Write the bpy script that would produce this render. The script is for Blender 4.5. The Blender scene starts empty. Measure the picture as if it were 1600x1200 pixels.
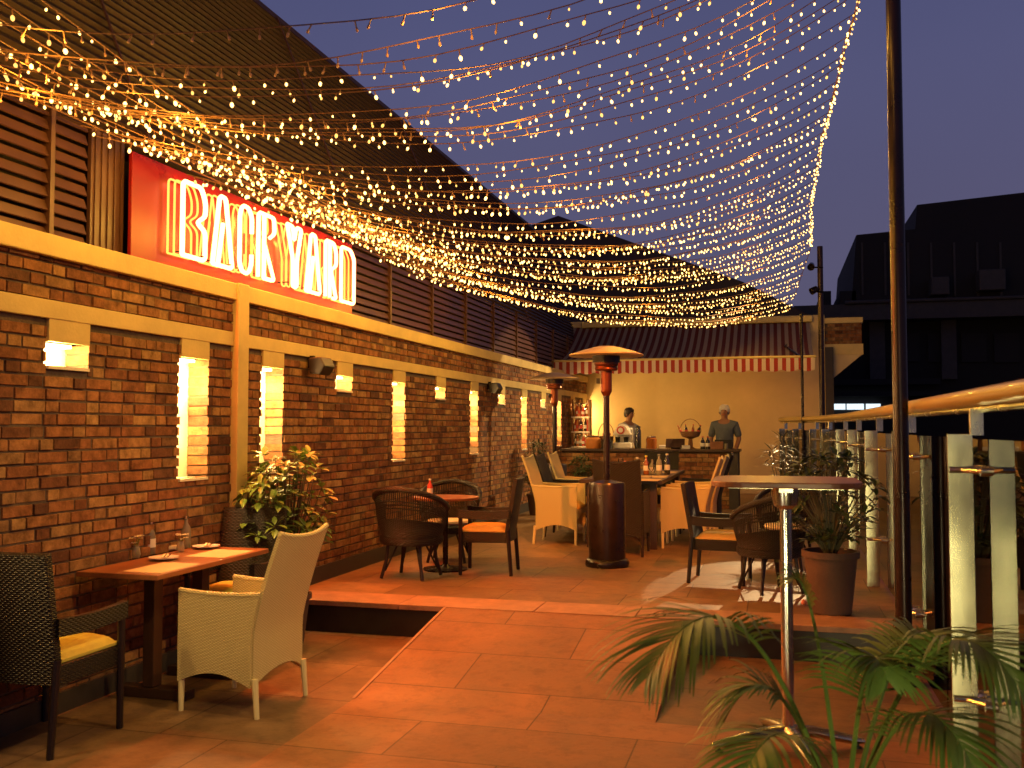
import bpy, math, random
from mathutils import Vector, Matrix
random.seed(7)
R = math.radians
scene = bpy.context.scene
col = scene.collection

# ------------------------------------------------------------------ camera
EYE = Vector((0, 0, 1.5)); F = 1500.0
YAW = math.atan(410/1500.0); PITCH = math.atan(67/1500.0)
cam = bpy.data.cameras.new('camera'); camo = bpy.data.objects.new('camera', cam); col.objects.link(camo)
cam.sensor_width = 36; cam.lens = 36*F/1600; cam.clip_end = 2000; cam.clip_start = .05
camo.location = EYE; camo.rotation_euler = (R(90)+PITCH, 0, YAW)
scene.camera = camo
cam.dof.use_dof = True; cam.dof.focus_distance = 9.5; cam.dof.aperture_fstop = 4.5
Mc = Matrix.Rotation(YAW, 4, 'Z') @ Matrix.Rotation(R(90)+PITCH, 4, 'X')
def ray(px, py): return (Mc @ Vector(((px-800)/F, (600-py)/F, -1))).xyz
def onz(px, py, z): d = ray(px, py); return EYE + d*((z-EYE.z)/d.z)
def ony(px, py, y): d = ray(px, py); return EYE + d*((y-EYE.y)/d.y)
def onx(px, py, x): d = ray(px, py); return EYE + d*((x-EYE.x)/d.x)

# ------------------------------------------------------------------ sky and exposure
w = bpy.data.worlds.new("World"); scene.world = w; w.use_nodes = True
nt = w.node_tree; nt.nodes.clear()
wo = nt.nodes.new('ShaderNodeOutputWorld'); bg = nt.nodes.new('ShaderNodeBackground')
tc = nt.nodes.new('ShaderNodeTexCoord'); sp = nt.nodes.new('ShaderNodeSeparateXYZ'); cr = nt.nodes.new('ShaderNodeValToRGB')
nt.links.new(tc.outputs['Generated'], sp.inputs[0]); nt.links.new(sp.outputs['Z'], cr.inputs[0])
e = cr.color_ramp.elements
e[0].position = 0.0; e[0].color = (.088, .078, .128, 1)
e[1].position = .75; e[1].color = (.008, .009, .022, 1)
k = cr.color_ramp.elements.new(.48); k.color = (.060, .068, .162, 1)
k = cr.color_ramp.elements.new(.16); k.color = (.088, .082, .152, 1)
k = cr.color_ramp.elements.new(.34); k.color = (.078, .080, .170, 1)
sn = nt.nodes.new('ShaderNodeTexNoise'); sn.inputs['Scale'].default_value = 2.2; sn.inputs['Detail'].default_value = 6; nt.links.new(tc.outputs['Generated'], sn.inputs[0])
sr = nt.nodes.new('ShaderNodeMapRange'); sr.inputs[3].default_value = .86; sr.inputs[4].default_value = 1.14; nt.links.new(sn.outputs[0], sr.inputs[0])
sm = nt.nodes.new('ShaderNodeVectorMath'); sm.operation = 'SCALE'; nt.links.new(cr.outputs[0], sm.inputs[0]); nt.links.new(sr.outputs[0], sm.inputs['Scale'])
nt.links.new(sm.outputs[0], bg.inputs[0]); bg.inputs[1].default_value = 1.12
nt.links.new(bg.outputs[0], wo.inputs[0])
scene.view_settings.view_transform = 'Standard'; scene.view_settings.look = 'None'
scene.cycles.caustics_reflective = False; scene.cycles.caustics_refractive = False
scene.view_settings.exposure = 0; scene.view_settings.gamma = 1

WARM = (1, .50, .055); WX = -3.64; UP = .225

# ------------------------------------------------------------------ helpers
def tag(o, label=None, cat=None, group=None, kind=None):
    if label: o['label'] = label
    if cat: o['category'] = cat
    if group: o['group'] = group
    if kind: o['kind'] = kind
    return o
def thing(name, loc, label, cat, rz=0, group=None, sc=1):
    o = bpy.data.objects.new(name, None); col.objects.link(o)
    o.location = loc; o.rotation_euler = (0, 0, rz); o.scale = (sc, sc, sc); o.empty_display_size = .1
    return tag(o, label, cat, group)
def lamp(name, kind, loc, energy, color=WARM, size=.02, target=None, parent=None, spot=None, blend=.3):
    l = bpy.data.lights.new(name, kind); l.energy = energy; l.color = color
    if kind == 'AREA': l.size = size
    else: l.shadow_soft_size = size
    if spot: l.spot_size = R(spot); l.spot_blend = blend
    o = bpy.data.objects.new(name, l); col.objects.link(o); o.location = loc
    if target is not None: o.rotation_euler = (Vector(target)-Vector(loc)).to_track_quat('-Z', 'Y').to_euler()
    if parent: o.parent = parent
    return o
class MB:
    def __init__(s): s.v = []; s.f = []; s.m = []; s.sm = []
    def add(s, vs, fs, m=0, sm=False):
        b = len(s.v); s.v += [tuple(p) for p in vs]
        for f in fs: s.f.append(tuple(i+b for i in f)); s.m.append(m); s.sm.append(sm)
        return s
    def box(s, x0, x1, y0, y1, z0, z1, m=0):
        return s.add([(x0,y0,z0),(x1,y0,z0),(x1,y1,z0),(x0,y1,z0),(x0,y0,z1),(x1,y0,z1),(x1,y1,z1),(x0,y1,z1)],
              [(0,3,2,1),(4,5,6,7),(0,1,5,4),(1,2,6,5),(2,3,7,6),(3,0,4,7)], m)
    def obox(s, c, d, e, rz=0, rx=0, ry=0, m=0):
        M = Matrix.Translation(c) @ Matrix.Rotation(rz,4,'Z') @ Matrix.Rotation(ry,4,'Y') @ Matrix.Rotation(rx,4,'X')
        a = [M @ Vector((x*d[0]/2, y*d[1]/2, z*e/2)) for z in (-1,1) for x,y in ((-1,-1),(1,-1),(1,1),(-1,1))]
        return s.add(a, [(0,3,2,1),(4,5,6,7),(0,1,5,4),(1,2,6,5),(2,3,7,6),(3,0,4,7)], m)
    def prism(s, poly, a, b, axis='y', m=0, sm=False):
        n = len(poly)
        def P(p, t):
            return {'y': (p[0], t, p[1]), 'x': (t, p[0], p[1]), 'z': (p[0], p[1], t)}[axis]
        vs = [P(p, a) for p in poly] + [P(p, b) for p in poly]
        fs = [tuple(range(n)), tuple(range(2*n-1, n-1, -1))] + [(i, i+n, (i+1)%n+n, (i+1)%n) for i in range(n)]
        return s.add(vs, fs, m, sm)
    def tube(s, pts, r, n=8, m=0, cap=True, flat=1.0):
        pts = [Vector(p) for p in pts]; N = len(pts)
        if not hasattr(r, '__len__'): r = [r]*N
        vs = []; prev = None
        for i, p in enumerate(pts):
            t = (pts[min(i+1, N-1)]-pts[max(i-1, 0)])
            if t.length < 1e-9: t = Vector((0,0,1))
            t.normalize()
            if prev is None:
                a = Vector((0,0,1)) if abs(t.z) < .9 else Vector((1,0,0)); u = t.cross(a).normalized()
            else: u = (prev - t*prev.dot(t)).normalized()
            prev = u; v = t.cross(u)
            for k in range(n):
                an = 2*math.pi*k/n; vs.append(p + (u*math.cos(an) + v*math.sin(an)*flat)*r[i])
        fs = [(i*n+k, i*n+(k+1)%n, (i+1)*n+(k+1)%n, (i+1)*n+k) for i in range(N-1) for k in range(n)]
        if cap: fs += [tuple(range(n-1, -1, -1)), tuple(range((N-1)*n, N*n))]
        return s.add(vs, fs, m, True)
    def lathe(s, prof, c=(0,0,0), n=24, m=0, sm=True):
        vs = []; N = len(prof)
        for r, z in prof:
            for k in range(n):
                a = 2*math.pi*k/n; vs.append((c[0]+r*math.cos(a), c[1]+r*math.sin(a), c[2]+z))
        fs = [(i*n+k, i*n+(k+1)%n, (i+1)*n+(k+1)%n, (i+1)*n+k) for i in range(N-1) for k in range(n)]
        if prof[0][0] > 1e-4: fs.append(tuple(range(n-1,-1,-1)))
        if prof[-1][0] > 1e-4: fs.append(tuple(range((N-1)*n, N*n)))
        return s.add(vs, fs, m, sm)
    def sheet(s, fn, nu, nv, th, m=0, sm=True):
        """curved panel: fn(u,v)->(point, normal), given a thickness"""
        top = []; bot = []
        for i in range(nu+1):
            for j in range(nv+1):
                p, nn = fn(i/nu, j/nv); p = Vector(p); nn = Vector(nn).normalized()
                top.append(p+nn*th/2); bot.append(p-nn*th/2)
        K = len(top); I = lambda i, j: i*(nv+1)+j
        fs = [(I(i,j), I(i+1,j), I(i+1,j+1), I(i,j+1)) for i in range(nu) for j in range(nv)]
        fs += [tuple(a+K for a in reversed(f)) for f in fs]
        for i in range(nu):
            fs.append((I(i,0), I(i,0)+K, I(i+1,0)+K, I(i+1,0))); fs.append((I(i,nv), I(i+1,nv), I(i+1,nv)+K, I(i,nv)+K))
        for j in range(nv):
            fs.append((I(0,j), I(0,j+1), I(0,j+1)+K, I(0,j)+K)); fs.append((I(nu,j), I(nu,j)+K, I(nu,j+1)+K, I(nu,j+1)))
        return s.add(top+bot, fs, m, sm)
    def build(s, name, mats, parent=None, bevel=0, seg=2):
        me = bpy.data.meshes.new(name); me.from_pydata(s.v, [], s.f)
        if not isinstance(mats, (list, tuple)): mats = [mats]
        for a in mats: me.materials.append(a)
        me.polygons.foreach_set('material_index', s.m); me.polygons.foreach_set('use_smooth', s.sm); me.update()
        if any(s.sm): me.set_sharp_from_angle(angle=R(42))
        o = bpy.data.objects.new(name, me); col.objects.link(o)
        if parent: o.parent = parent
        if bevel:
            b = o.modifiers.new('bevel', 'BEVEL'); b.width = bevel; b.segments = seg; b.limit_method = 'ANGLE'; b.angle_limit = R(40)
        return o
def copy_tree(o, parent=None):
    c = o.copy(); col.objects.link(c)
    if parent: c.parent = parent; c.matrix_parent_inverse = o.matrix_parent_inverse
    for ch in list(o.children): copy_tree(ch, c)
    return c
def place(o, loc, rz=0, label=None, group=None):
    o.location = loc; o.rotation_euler.z = rz
    if label: o['label'] = label
    if group: o['group'] = group
    return o
def arc(x0, x1, n, f): return [(x0+(x1-x0)*i/n, f(i/n)) for i in range(n+1)]

# ------------------------------------------------------------------ materials
def mat(name, color, rough=.5, metal=0, noise=0, nscale=8, bump=0, bscale=60, spec=.5, emit=None, estr=0, coat=0, sheen=0, trans=0, stretch=None, color2=None):
    m = bpy.data.materials.new(name); m.use_nodes = True; nt = m.node_tree
    b = nt.nodes['Principled BSDF']; b.inputs['Roughness'].default_value = rough; b.inputs['Metallic'].default_value = metal
    b.inputs['Base Color'].default_value = (*color, 1); b.inputs['Specular IOR Level'].default_value = spec
    b.inputs['Coat Weight'].default_value = coat; b.inputs['Transmission Weight'].default_value = trans
    if emit: b.inputs['Emission Color'].default_value = (*emit, 1); b.inputs['Emission Strength'].default_value = estr
    L = nt.links.new; N = nt.nodes.new
    if noise or bump:
        tc = N('ShaderNodeTexCoord'); mp = N('ShaderNodeMapping'); L(tc.outputs['Object'], mp.inputs[0])
        if stretch: mp.inputs['Scale'].default_value = stretch
    if noise:
        n = N('ShaderNodeTexNoise'); n.inputs['Scale'].default_value = nscale; n.inputs['Detail'].default_value = 8; n.inputs['Roughness'].default_value = .65
        L(mp.outputs[0], n.inputs[0])
        r = N('ShaderNodeValToRGB'); r.color_ramp.elements[0].position = .3; r.color_ramp.elements[1].position = .7
        lo = tuple(max(0, a*(1-noise)) for a in color); hi = color2 or tuple(min(1, a*(1+noise)) for a in color)
        r.color_ramp.elements[0].color = (*lo, 1); r.color_ramp.elements[1].color = (*hi, 1)
        L(n.outputs[0], r.inputs[0]); L(r.outputs[0], b.inputs['Base Color'])
        mr = N('ShaderNodeMapRange'); mr.inputs[3].default_value = max(.03, rough-.12); mr.inputs[4].default_value = min(1, rough+.12)
        L(n.outputs[0], mr.inputs[0]); L(mr.outputs[0], b.inputs['Roughness'])
    if bump:
        n2 = N('ShaderNodeTexNoise'); n2.inputs['Scale'].default_value = bscale; n2.inputs['Detail'].default_value = 5
        L(mp.outputs[0], n2.inputs[0]); bp = N('ShaderNodeBump'); bp.inputs['Strength'].default_value = bump; bp.inputs['Distance'].default_value = .01
        L(n2.outputs[0], bp.inputs['Height']); L(bp.outputs[0], b.inputs['Normal'])
    return m
def glow(name, color, strength, sampling='AUTO'):
    m = bpy.data.materials.new(name); m.use_nodes = True; nt = m.node_tree; nt.nodes.clear()
    o = nt.nodes.new('ShaderNodeOutputMaterial'); e = nt.nodes.new('ShaderNodeEmission')
    e.inputs[0].default_value = (*color, 1); e.inputs[1].default_value = strength; nt.links.new(e.outputs[0], o.inputs[0])
    m.cycles.emission_sampling = sampling
    return m
def brick_mat(name, dark=1.0):
    m = bpy.data.materials.new(name); m.use_nodes = True; nt = m.node_tree; b = nt.nodes['Principled BSDF']
    N = nt.nodes.new; L = nt.links.new
    g = N('ShaderNodeNewGeometry'); r = N('ShaderNodeValToRGB'); L(g.outputs['Random Per Island'], r.inputs[0])
    cs = [(.0,(.12,.05,.03)),(.14,(.26,.10,.045)),(.40,(.34,.14,.055)),(.68,(.38,.185,.075)),(.88,(.46,.27,.11)),(1,(.18,.08,.045))]
    while len(r.color_ramp.elements) < len(cs): r.color_ramp.elements.new(.5)
    for el, (p, c) in zip(r.color_ramp.elements, cs): el.position = p; el.color = (*[a*dark for a in c], 1)
    n = N('ShaderNodeTexNoise'); n.inputs['Scale'].default_value = 13; n.inputs['Detail'].default_value = 9; n.inputs['Roughness'].default_value = .7
    L(g.outputs['Position'], n.inputs[0])
    mx = N('ShaderNodeMix'); mx.data_type = 'RGBA'; mx.blend_type = 'MULTIPLY'; mx.inputs[0].default_value = .95
    r2 = N('ShaderNodeValToRGB'); r2.color_ramp.elements[0].position = .32; r2.color_ramp.elements[0].color = (.30,.25,.22,1)
    r2.color_ramp.elements[1].position = .66; r2.color_ramp.elements[1].color = (1.15,1.12,1.05,1)
    L(n.outputs[0], r2.inputs[0]); L(r.outputs[0], mx.inputs[6]); L(r2.outputs[0], mx.inputs[7]); L(mx.outputs[2], b.inputs['Base Color'])
    b.inputs['Roughness'].default_value = .8; b.inputs['Specular IOR Level'].default_value = .3
    n3 = N('ShaderNodeTexNoise'); n3.inputs['Scale'].default_value = 90; n3.inputs['Detail'].default_value = 6; L(g.outputs['Position'], n3.inputs[0])
    bp = N('ShaderNodeBump'); bp.inputs['Strength'].default_value = .5; bp.inputs['Distance'].default_value = .006
    L(n3.outputs[0], bp.inputs['Height']); L(bp.outputs[0], b.inputs['Normal'])
    return m
def weave_mat(name, c1, c2, rough=.45, scale=42, vs=1.7):
    """basket weave: horizontal strands passing over and under uprights"""
    m = bpy.data.materials.new(name); m.use_nodes = True; nt = m.node_tree; b = nt.nodes['Principled BSDF']
    N = nt.nodes.new; L = nt.links.new
    tc = N('ShaderNodeTexCoord'); sx = N('ShaderNodeSeparateXYZ'); L(tc.outputs['Object'], sx.inputs[0])
    def M(op, a, bb=None):
        q = N('ShaderNodeMath'); q.operation = op
        for i, v in enumerate((a, bb)):
            if v is None: continue
            if isinstance(v, (int, float)): q.inputs[i].default_value = v
            else: L(v, q.inputs[i])
        return q.outputs[0]
    h = M('ADD', sx.outputs[0], sx.outputs[1])
    a = M('SINE', M('MULTIPLY', h, scale*math.pi)); z = M('MULTIPLY', sx.outputs[2], scale*vs)
    par = M('SUBTRACT', M('MULTIPLY', M('MODULO', M('FLOOR', M('ADD', z, 100)), 2), 2), 1)
    strand = M('SINE', M('MULTIPLY', M('FRACT', M('ADD', z, 100)), math.pi))
    hgt = M('MULTIPLY', strand, M('ADD', M('MULTIPLY', M('MULTIPLY', a, par), .45), .6))
    mx = N('ShaderNodeMix'); mx.data_type = 'RGBA'; mx.inputs[6].default_value = (*c2, 1); mx.inputs[7].default_value = (*c1, 1)
    cl = N('ShaderNodeClamp'); L(hgt, cl.inputs[0]); L(cl.outputs[0], mx.inputs[0]); L(mx.outputs[2], b.inputs['Base Color'])
    b.inputs['Roughness'].default_value = rough
    bp = N('ShaderNodeBump'); bp.inputs['Strength'].default_value = .9; bp.inputs['Distance'].default_value = .006
    L(hgt, bp.inputs['Height']); L(bp.outputs[0], b.inputs['Normal'])
    return m
def floor_mat(name, sx=.62, sy=.62, ox=0, oy=0, base=(.235,.155,.11), var=.35):
    m = bpy.data.materials.new(name); m.use_nodes = True; nt = m.node_tree; b = nt.nodes['Principled BSDF']
    N = nt.nodes.new; L = nt.links.new
    g = N('ShaderNodeNewGeometry'); mp = N('ShaderNodeMapping'); L(g.outputs['Position'], mp.inputs[0]); mp.inputs['Location'].default_value = (ox, oy, 0)
    br = N('ShaderNodeTexBrick'); br.inputs['Scale'].default_value = 1; br.inputs['Brick Width'].default_value = sx; br.inputs['Row Height'].default_value = sy
    br.inputs['Mortar Size'].default_value = .0045; br.inputs['Mortar Smooth'].default_value = .3; br.offset = .5
    br.inputs['Color1'].default_value = (.72,.72,.72,1); br.inputs['Color2'].default_value = (1.1,1.08,1.02,1); br.inputs['Mortar'].default_value = (.3,.28,.26,1)
    L(mp.outputs[0], br.inputs[0])
    n = N('ShaderNodeTexNoise'); n.inputs['Scale'].default_value = 2.6; n.inputs['Detail'].default_value = 10; n.inputs['Roughness'].default_value = .68; n.inputs['Distortion'].default_value = .6
    L(g.outputs['Position'], n.inputs[0])
    r = N('ShaderNodeValToRGB'); r.color_ramp.elements[0].position = .3; r.color_ramp.elements[1].position = .72
    r.color_ramp.elements[0].color = (*[a*(1-var) for a in base], 1); r.color_ramp.elements[1].color = (*[a*(1+var) for a in base], 1)
    L(n.outputs[0], r.inputs[0])
    mx = N('ShaderNodeMix'); mx.data_type = 'RGBA'; mx.blend_type = 'MULTIPLY'; mx.inputs[0].default_value = 1
    L(r.outputs[0], mx.inputs[6]); L(br.outputs[0], mx.inputs[7])
    ns = N('ShaderNodeTexNoise'); ns.inputs['Scale'].default_value = 9; ns.inputs['Detail'].default_value = 12; ns.inputs['Roughness'].default_value = .75; L(g.outputs['Position'], ns.inputs[0])
    rs = N('ShaderNodeValToRGB'); rs.color_ramp.elements[0].position = .36; rs.color_ramp.elements[0].color = (.5,.47,.44,1); rs.color_ramp.elements[1].position = .52; rs.color_ramp.elements[1].color = (1,1,1,1); L(ns.outputs[0], rs.inputs[0])
    m2 = N('ShaderNodeMix'); m2.data_type = 'RGBA'; m2.blend_type = 'MULTIPLY'; m2.inputs[0].default_value = .55
    L(mx.outputs[2], m2.inputs[6]); L(rs.outputs[0], m2.inputs[7]); L(m2.outputs[2], b.inputs['Base Color'])
    mr = N('ShaderNodeMapRange'); mr.inputs[3].default_value = .36; mr.inputs[4].default_value = .72; L(n.outputs[0], mr.inputs[0]); L(mr.outputs[0], b.inputs['Roughness'])
    n3 = N('ShaderNodeTexNoise'); n3.inputs['Scale'].default_value = 35; n3.inputs['Detail'].default_value = 8; L(g.outputs['Position'], n3.inputs[0])
    ad = N('ShaderNodeMath'); ad.operation = 'SUBTRACT'; L(n3.outputs[0], ad.inputs[0]); L(br.outputs['Fac'], ad.inputs[1])
    bp = N('ShaderNodeBump'); bp.inputs['Strength'].default_value = .35; bp.inputs['Distance'].default_value = .006
    L(ad.outputs[0], bp.inputs['Height']); L(bp.outputs[0], b.inputs['Normal'])
    return m
def glass_mat(name, tint=(1,1,1), rough=.0, boost=1.0):
    m = bpy.data.materials.new(name); m.use_nodes = True; nt = m.node_tree; nt.nodes.clear(); N = nt.nodes.new; L = nt.links.new
    o = N('ShaderNodeOutputMaterial'); t = N('ShaderNodeBsdfTransparent'); t.inputs[0].default_value = (*tint, 1)
    g = N('ShaderNodeBsdfGlossy'); g.inputs['Roughness'].default_value = rough; f = N('ShaderNodeFresnel'); f.inputs[0].default_value = 1.5
    mu = N('ShaderNodeMath'); mu.operation = 'MULTIPLY'; mu.inputs[1].default_value = boost; mu.use_clamp = True; L(f.outputs[0], mu.inputs[0])
    mx = N('ShaderNodeMixShader'); L(mu.outputs[0], mx.inputs[0]); L(t.outputs[0], mx.inputs[1]); L(g.outputs[0], mx.inputs[2]); L(mx.outputs[0], o.inputs[0])
    return m
def cloudy(name):
    m = glass_mat(name, (.92,.93,.85), .08, 2.0); nt = m.node_tree; N = nt.nodes.new; L = nt.links.new
    out = [n for n in nt.nodes if n.type == 'OUTPUT_MATERIAL'][0]; src = out.inputs[0].links[0].from_socket
    d = N('ShaderNodeBsdfTranslucent'); d.inputs[0].default_value = (.85,.78,.55,1); d2 = N('ShaderNodeBsdfDiffuse'); d2.inputs[0].default_value = (.85,.78,.55,1)
    a = N('ShaderNodeMixShader'); L(d.outputs[0], a.inputs[1]); L(d2.outputs[0], a.inputs[2]); x = N('ShaderNodeMixShader'); x.inputs[0].default_value = .32
    L(src, x.inputs[1]); L(a.outputs[0], x.inputs[2]); L(x.outputs[0], out.inputs[0]); return m
def stripe_mat(name, c1, c2, pitch, x0=0):
    m = bpy.data.materials.new(name); m.use_nodes = True; nt = m.node_tree; b = nt.nodes['Principled BSDF']; N = nt.nodes.new; L = nt.links.new
    tc = N('ShaderNodeTexCoord'); s = N('ShaderNodeSeparateXYZ'); L(tc.outputs['Object'], s.inputs[0])
    a = N('ShaderNodeMath'); a.operation = 'MULTIPLY_ADD'; a.inputs[1].default_value = 1/pitch; a.inputs[2].default_value = 50+x0; L(s.outputs[0], a.inputs[0])
    f = N('ShaderNodeMath'); f.operation = 'FRACT'; L(a.outputs[0], f.inputs[0])
    g = N('ShaderNodeMath'); g.operation = 'GREATER_THAN'; g.inputs[1].default_value = .5; L(f.outputs[0], g.inputs[0])
    mx = N('ShaderNodeMix'); mx.data_type = 'RGBA'; mx.inputs[6].default_value = (*c1,1); mx.inputs[7].default_value = (*c2,1); L(g.outputs[0], mx.inputs[0])
    L(mx.outputs[2], b.inputs['Base Color']); b.inputs['Roughness'].default_value = .85
    return m

M = dict(
 brick=brick_mat('brick'), brick_dark=brick_mat('dark_brick', .75),
 mortar=mat('mortar', (.115,.08,.055), .9, noise=.4, bump=.5),
 cream=mat('cream_plaster', (.66,.50,.19), .6, noise=.14, nscale=3, bump=.15),
 creamw=mat('niche_plaster', (.82,.74,.55), .6, noise=.06),
 skirt=mat('dark_stone', (.05,.042,.036), .5, noise=.3),
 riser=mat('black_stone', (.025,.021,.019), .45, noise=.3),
 floorU=floor_mat('upper_paving', .9, .62, .2, .1, (.26,.155,.078), .35),
 floorL=floor_mat('lower_paving', .75, .75, .3, .35, (.19,.112,.062), .45),
 ramp=floor_mat('ramp_paving', 1.1, .52, .1, .02, (.30,.135,.062), .26),
 slate=mat('edge_stone', (.36,.20,.12), .55, noise=.3, nscale=7, bump=.3),
 wood=mat('table_wood', (.24,.085,.03), .35, noise=.45, nscale=5, stretch=(1,.12,1), bump=.1),
 wood_dark=mat('dark_wood', (.045,.02,.012), .4, noise=.35, stretch=(1,1,.15)),
 rail_wood=mat('handrail_wood', (.50,.33,.09), .35, noise=.3, nscale=6, stretch=(1,.08,1), coat=.3),
 wicker_w=weave_mat('white_wicker', (.84,.72,.38), (.60,.48,.22), .45, 84),
 wicker_d=weave_mat('dark_wicker', (.028,.014,.010), (.004,.003,.002), .42, 66),
 dark_frame=mat('dark_frame', (.018,.010,.008), .4), white_frame=mat('white_frame', (.74,.64,.36), .45),
 cushY=mat('yellow_cushion', (.70,.62,.10), .85, noise=.1, nscale=20, bump=.3, bscale=250),
 cushO=mat('orange_cushion', (.72,.42,.10), .85, noise=.1, nscale=20, bump=.3, bscale=250),
 steel=mat('brushed_steel', (.70,.67,.46), .25, 1, noise=.25, nscale=5, stretch=(1,1,.35)),
 chrome=mat('chrome', (.74,.70,.58), .22, 1), darkmetal=mat('dark_metal', (.022,.014,.013), .28, .6, noise=.3),
 heater=mat('heater_enamel', (.022,.012,.009), .3, .3, noise=.25), hood=mat('hood_metal', (.50,.34,.20), .45, .5, noise=.12),
 burner=mat('burner_red', (.20,.05,.02), .35, .7), pole=mat('painted_pole', (.022,.008,.007), .3, .3, noise=.3, nscale=12),
 glass=glass_mat('glass'), railglass=glass_mat('railing_glass', (.93,.96,.93), 0.004, 1.25), bglass=cloudy('bottle_glass'),
 amber=mat('amber_glass', (.30,.09,.015), .1, coat=1), darkglass=mat('dark_glass', (.02,.018,.012), .08, coat=1),
 label=mat('paper_label', (.75,.7,.6), .7), redlabel=mat('red_label', (.5,.05,.03), .6), porcelain=mat('porcelain', (.78,.75,.68), .15, coat=.5),
 paper=mat('placemat_paper', (.62,.44,.24), .8, noise=.1), napkin=mat('napkin', (.8,.68,.45), .9), beige=mat('beige_wall', (.66,.50,.245), .7, noise=.09, nscale=1.4, bump=.1),
 louvre=mat('louvre_metal', (.11,.045,.025), .38, .05, noise=.25, nscale=3), roof=mat('roof_sheet', (.042,.018,.013), .5, .1, noise=.35, nscale=2),
 void=mat('dark_void', (.006,.004,.004), .8), signred=mat('sign_panel', (.32,.008,.005), .30, noise=.06, nscale=2, spec=.35),
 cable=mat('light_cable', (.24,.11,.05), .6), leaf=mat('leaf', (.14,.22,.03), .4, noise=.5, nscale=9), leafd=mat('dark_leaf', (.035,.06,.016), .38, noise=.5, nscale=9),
 palm=mat('palm_leaf', (.10,.17,.03), .45, noise=.5, nscale=4), stem=mat('plant_stem', (.10,.085,.035), .6, noise=.3), soil=mat('soil', (.03,.02,.014), .95, noise=.4),
 pot=mat('clay_pot', (.10,.055,.038), .7, noise=.2, nscale=6, bump=.2), black=mat('black_plastic', (.012,.01,.01), .45),
 grey=mat('grey_plaster', (.06,.052,.05), .8, noise=.2), dbuild=mat('dark_building', (.017,.014,.016), .85, noise=.3, nscale=.6), ground=mat('dark_ground', (.03,.028,.026), .9, noise=.3, nscale=.3),
 skin=mat('skin', (.30,.14,.075), .55), shirt=mat('blue_grey_shirt', (.10,.12,.15), .85, noise=.2), wshirt=mat('white_jacket', (.45,.42,.38), .85), hairg=mat('white_hair', (.62,.58,.52), .8, noise=.2, nscale=40), hairk=mat('dark_hair', (.03,.02,.015), .6),
 apron=mat('dark_apron', (.03,.03,.035), .85), basket=weave_mat('basket_weave', (.38,.19,.07), (.12,.05,.02), .6, 60), fruit=mat('fruit', (.5,.08,.02), .4, noise=.3), orange=mat('pumpkin', (.55,.20,.04), .45, noise=.2),
 canopy=stripe_mat('shaded_canopy_stripe', (.10,.012,.012), (.25,.19,.17), .132), stripe=stripe_mat('awning_stripe', (.36,.035,.022), (.66,.52,.40), .132), petals=mat('petals', (.75,.7,.5), .6), pink=mat('pink_flower', (.75,.22,.14), .5),  # canopy: same fabric as the valance, its dimmer light put into the colour
 bulb=glow('bulb_glow', (1,.56,.15), 6.5, 'NONE'), bulbdim=glow('bulb_dim', (1,.50,.11), 2.6, 'NONE'), bulboff=mat('bulb_unlit', (.55,.30,.18), .4),
 neon=glow('neon_white', (1,.33,.12), 9, 'NONE'), neon2=glow('neon_yellow', (1,.48,.08), 2.2, 'NONE'),
 window=glow('lit_window', (.75,.9,1), 1.3), nichelamp=glow('niche_lamp', (1,.75,.36), 9, 'NONE'))

# ================================================================== SETTING
def struct(name, mb, m, **k): return tag(mb.build(name, m, **k), kind='structure')
RX0, RX1, SY, RY = -2.25, -.6, 6.5, 4.95        # ramp sides, step edge, ramp foot
b = MB().box(-60, 60, -30, 120, -4.4, -4.0); struct('ground', b, M['ground'])
b = MB().box(-3.86, 1.0, -3, 6.498, -.3, 0); struct('lower_terrace', b, M['floorL'])
b = MB().box(-3.86, 1.0, 6.52, 19.3, -.3, UP); struct('upper_terrace', b, M['floorU'])
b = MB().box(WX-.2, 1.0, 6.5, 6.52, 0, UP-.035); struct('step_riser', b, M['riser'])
b = MB()
for x0, x1 in ((WX, -2.62), (-2.615, -1.62), (-1.615, -.92), (-.915, .98)):
    b.box(x0, x1, SY-.02, SY+.36, UP-.032, UP+.006)
struct('step_edge', b, M['slate'], bevel=.004)
b = MB().prism([(RY, 0.001), (SY-.022, UP-.001), (SY-.022, .001)], RX0, RX1, 'x'); struct('ramp', b, M['ramp'])
b = MB().box(RX0, 1.0, -3, RY-.002, .0005, .005); struct('walkway', b, M['ramp'])
tag(MB().prism([(RY-.0, .006), (SY-.024, UP+.004), (SY-.024, .002)], RX0-.02, RX0, 'x').build('ramp_edge', M['slate']), kind='structure')

# ---- brick wall with lit niches
ZC0, ZC1, ZB0, ZB1 = 2.385, 2.50, 2.065, 2.16
NT, NL, NS = 1.945, 1.165, 1.815
niches = [(2.9,1),(4.16,0),(5.32,1),(6.33,1),(7.58,0),(8.85,1),(10.1,0),(11.36,1),(12.62,0),(13.86,1),(15.1,0),(16.3,1),(17.5,0),(18.6,1)]
niches = [(y, y+.31, NL if lg else NS) for y, lg in niches]
wall = thing('brick_wall', (0,0,0), 'long red brick terrace wall with cream bands and a row of lit niches', 'wall')
b = MB(); Y0, Y1 = -2.5, 19.0; prev = Y0
def mort(y0, y1, z0, z1): b.box(WX-.22, WX-.008, y0, y1, z0, z1)
for (a, c, zb) in niches:
    mort(prev, a-.012, 0, ZC0); mort(a-.012, c+.012, 0, zb-.002); mort(a-.012, c+.012, NT, ZC0); b.box(WX-.22, WX-.16, a-.012, c+.012, zb-.002, NT); prev = c+.012
mort(prev, Y1, 0, ZC0)
b.build('mortar_core', M['mortar'], wall)
b = MB(); CH = .0655; rnd = random.Random(3)
zi = 0; z = 0.0
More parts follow.
